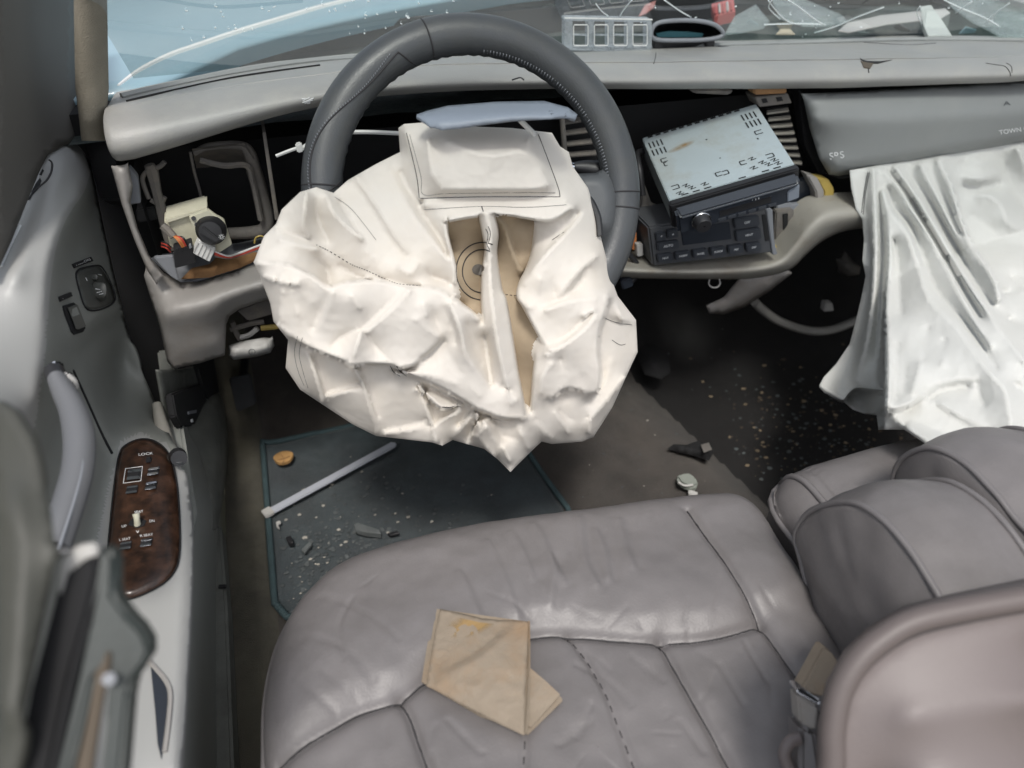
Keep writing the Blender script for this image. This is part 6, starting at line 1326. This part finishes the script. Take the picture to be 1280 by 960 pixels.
top = skin('top_layer', bs_, [abl((537, 842, 'z', sz+.0145), (568, 832, 'z', sz+.0175), (600, 813, 'z', sz+.018), (624, 792, 'z', sz+.0175), (637, 780, 'z', sz+.018)), abl((538, 846, 'z', sz+.0150), (570, 836, 'z', sz+.0235), (602, 818, 'z', sz+.0250), (627, 797, 'z', sz+.0235), (640, 784, 'z', sz+.020)),
     abl((548, 853, 'z', sz+.018), (600, 862, 'z', sz+.0215), (654, 862, 'z', sz+.021)), abl((618, 820, 'z', sz+.0245), (640, 840, 'z', sz+.024)), abl((560, 785, 'z', sz+.0165), (600, 792, 'z', sz+.0168)), abl((580, 870, 'z', sz+.0165), (625, 890, 'z', sz+.018))], PAPER, pp, step=3, smooth=2, crinkle=.0022, cr_scale=22, thick=.0015)
sp_ = [(552, 770), (570, 771), (600, 778), (632, 781), (622, 792), (600, 800), (575, 806), (552, 800)]
mk('stain', [on(top, u, v, .0006) for u, v in sp_], [tuple(range(8))], stainmat(), pp, smooth=False)
for P in ([(661, 777), (661.5, 830), (660, 880), (657, 917)],): tube('fold_edge', [Z(u, v, sz+.013) for u, v in P], .0012, PAPER, pp, k=5)

# ================================================================== WINDSHIELD AND WHAT IS BROKEN AROUND IT
G = []
qx = np.linspace(-.17, 1.26, 40); py_ = np.polyfit(qx, [fws(x)[0] for x in qx], 3); pz_ = np.polyfit(qx, [fws(x)[1] for x in qx], 2)
for x in np.linspace(-.165, 1.40, 50):
    yb0 = np.polyval(py_, x)+.012; zb = np.polyval(pz_, x)+.003; row = []
    for t in np.linspace(0, 1, 14):
        y = yb0+t*(.50-yb0); row.append((x, y, zb+t*(1.10-zb)+.03*math.sin(math.pi*t)))
    G.append(row)
wsd = grid('windshield', G, GLASS, car)
def wpt(u, v, l=.0015): return D(u, v, (hit(wsd, u, v) or 1.2)-l)
cr = [[(960, 0), (972, 16), (985, 27), (1000, 31)], [(985, 0), (1000, 10), (1018, 24), (1030, 31)], [(955, 31), (985, 30), (1010, 30), (1032, 31)], [(1018, 41), (1045, 33), (1070, 22), (1105, 9)], [(965, 0), (961, 10), (975, 24)], [(1180, 0), (1200, 10), (1230, 22), (1250, 34)], [(1150, 8), (1146, 16), (1152, 30)], [(830, 0), (850, 14), (864, 22)], [(745, 5), (752, 14), (760, 20)], [(790, 0), (780, 12), (775, 20)], [(1195, 16), (1215, 2)], [(1232, 30), (1240, 20), (1262, 4)]]
ck = tubes('cracks', [([wpt(*q) for q in catmull([np.array(p, float) for p in c_], 4)], .0009) for c_ in cr], CRACK, wsd, kind='stuff')
chips = []
for _ in range(70):
    u = rng.choice([rng.uniform(430, 1280), rng.uniform(200, 560)]); v = rng.uniform(0, 50); q = wpt(u, v)
    chips.append(([q, q+rt*rng.uniform(.001, .004)+up*rng.uniform(-.002, .002)], rng.uniform(.0004, .0011)))
tubes('dust_flecks', chips, CRACK, wsd, k=4, kind='stuff')
def wreck(name, lb, cat, pts, mat, th=.003, grp=None):
    P = [D(u, v, d) for u, v, d in pts]; n = np.cross(P[1]-P[0], P[2]-P[0]); n /= np.linalg.norm(n)+1e-12
    if n.dot(fw) < 0: n = -n
    return slab(name, P, n*th, mat, None, .0008, 1, label=lb, cat=cat, group=grp)
wreck('glass_shard', 'large pointed sheet of broken glass behind the windshield, right of the red block', 'glass shard', [(962, -8, 1.50), (985, -10, 1.52), (1052, 18, 1.42), (1060, 26, 1.38), (1032, 32, 1.34), (1004, 31, 1.34), (975, 22, 1.40)], SHARD)
wreck('glass_shard', 'greenish glass wedge standing just right of the oval gauge pod', 'glass shard', [(906, 42, 1.34), (918, 20, 1.42), (945, 5, 1.48), (962, 26, 1.40), (955, 34, 1.35), (925, 40, 1.34)], SHARD)
wreck('pale_strip', 'long pale plastic strip lying slanted behind the windshield', 'plastic strip', [(1048, 38, 1.33), (1060, 28, 1.36), (1100, 19, 1.42), (1182, 10, 1.44), (1188, 16, 1.42), (1176, 23, 1.40), (1110, 30, 1.36), (1062, 40, 1.33)], PALE)
wreck('pale_strut', 'short pale upright strut at the right end of the slanted strip', 'strut', [(1150, 8, 1.44), (1164, 6, 1.44), (1178, 25, 1.38), (1190, 44, 1.34), (1160, 44, 1.34), (1154, 30, 1.36)], M('pale_green_plastic', (.50, .53, .50), .5, .05, 10, .1, 300), .01)
wreck('glass_shard', 'small tan-tinted chip low behind the glass near the pale strip', 'glass shard', [(970, 42, 1.33), (976, 36, 1.34), (988, 36, 1.34), (994, 42, 1.33)], M('tan_chip', (.45, .40, .30), .6, .1, 20, .1, 300))
wreck('plastic_film', 'bluish sheet of plastic film at the far right behind the windshield', 'plastic film', [(1180, -8, 1.55), (1300, -8, 1.6), (1300, 46, 1.34), (1250, 44, 1.34), (1215, 26, 1.42), (1190, 8, 1.48)], SHARD)
wreck('fender_panel', 'pale blue crumpled body panel at the top right outside', 'body panel', [(1220, -10, 1.62), (1330, -10, 1.7), (1330, 20, 1.6), (1262, 14, 1.58), (1238, 6, 1.58)], CARPAINT, .004)
rb_ = wreck('red_block', 'small red plastic block with ribs outside the windshield', 'red block', [(889, 5, 1.50), (917, -2, 1.50), (919, 14, 1.46), (893, 20, 1.46)], RED2, .02)
for k in range(5): slab('rib', [D(893+5*k, 5.5-1.2*k, 1.485), D(895.5+5*k, 5-1.2*k, 1.485), D(896.5+5*k, 16-1.2*k, 1.455), D(894+5*k, 17-1.2*k, 1.455)], fw*.01, PALE if k % 2 else RED2, rb_, .0005, 1)
wreck('red_scrap', 'faded red scrap on the cowl above the clear plastic frame', 'scrap', [(798, 20, 1.42), (806, 6, 1.46), (820, 0, 1.48), (818, 8, 1.46), (808, 16, 1.43)], M('faded_red', (.38, .17, .15), .7, .2, 20, .1, 300))
JM = [PALE, M('pale_reflected_jumble', (.42, .44, .40), .7, .2, 14, .1, 300), DKG, SHARD, CARPAINT]  # loose pieces stand in for the jumble reflected in the windshield
JL = ['pale angular reflection piece', 'cream reflection piece', 'dark reflection piece', 'greenish reflected sliver', 'pale blue reflection flake']
jb = [(845, 12), (862, 4), (876, 14), (930, 8), (940, 30), (1062, 6), (1090, 2), (1126, 36), (1080, 40), (1210, 40), (780, 14), (690, 10)]
for k, (u, v) in enumerate(jb):
    d0 = (hit(cowl, u, v) or 1.42); m_ = k % 5; w2, h2 = rng.uniform(6, 15), rng.uniform(3, 7); tt = rng.uniform(-.5, .5)
    where = ['beside the red block', 'left of the red block', 'under the red block', 'between red block and tall shard', 'below the tall shard', 'above the slanted strip', 'at the frame top right of centre', 'below the pale strut', 'below the slanted strip', 'at the far right glass edge', 'above the clear plastic frame', 'left of the clear plastic frame'][k]
    wreck('scrap', JL[m_]+' '+where, 'scrap', [(u-w2, v+tt*w2, d0-.01), (u-w2*.2, v-h2, d0-.02), (u+w2, v-tt*w2, d0-.015), (u+w2*.3, v+h2, d0-.004)], JM[m_], .003)
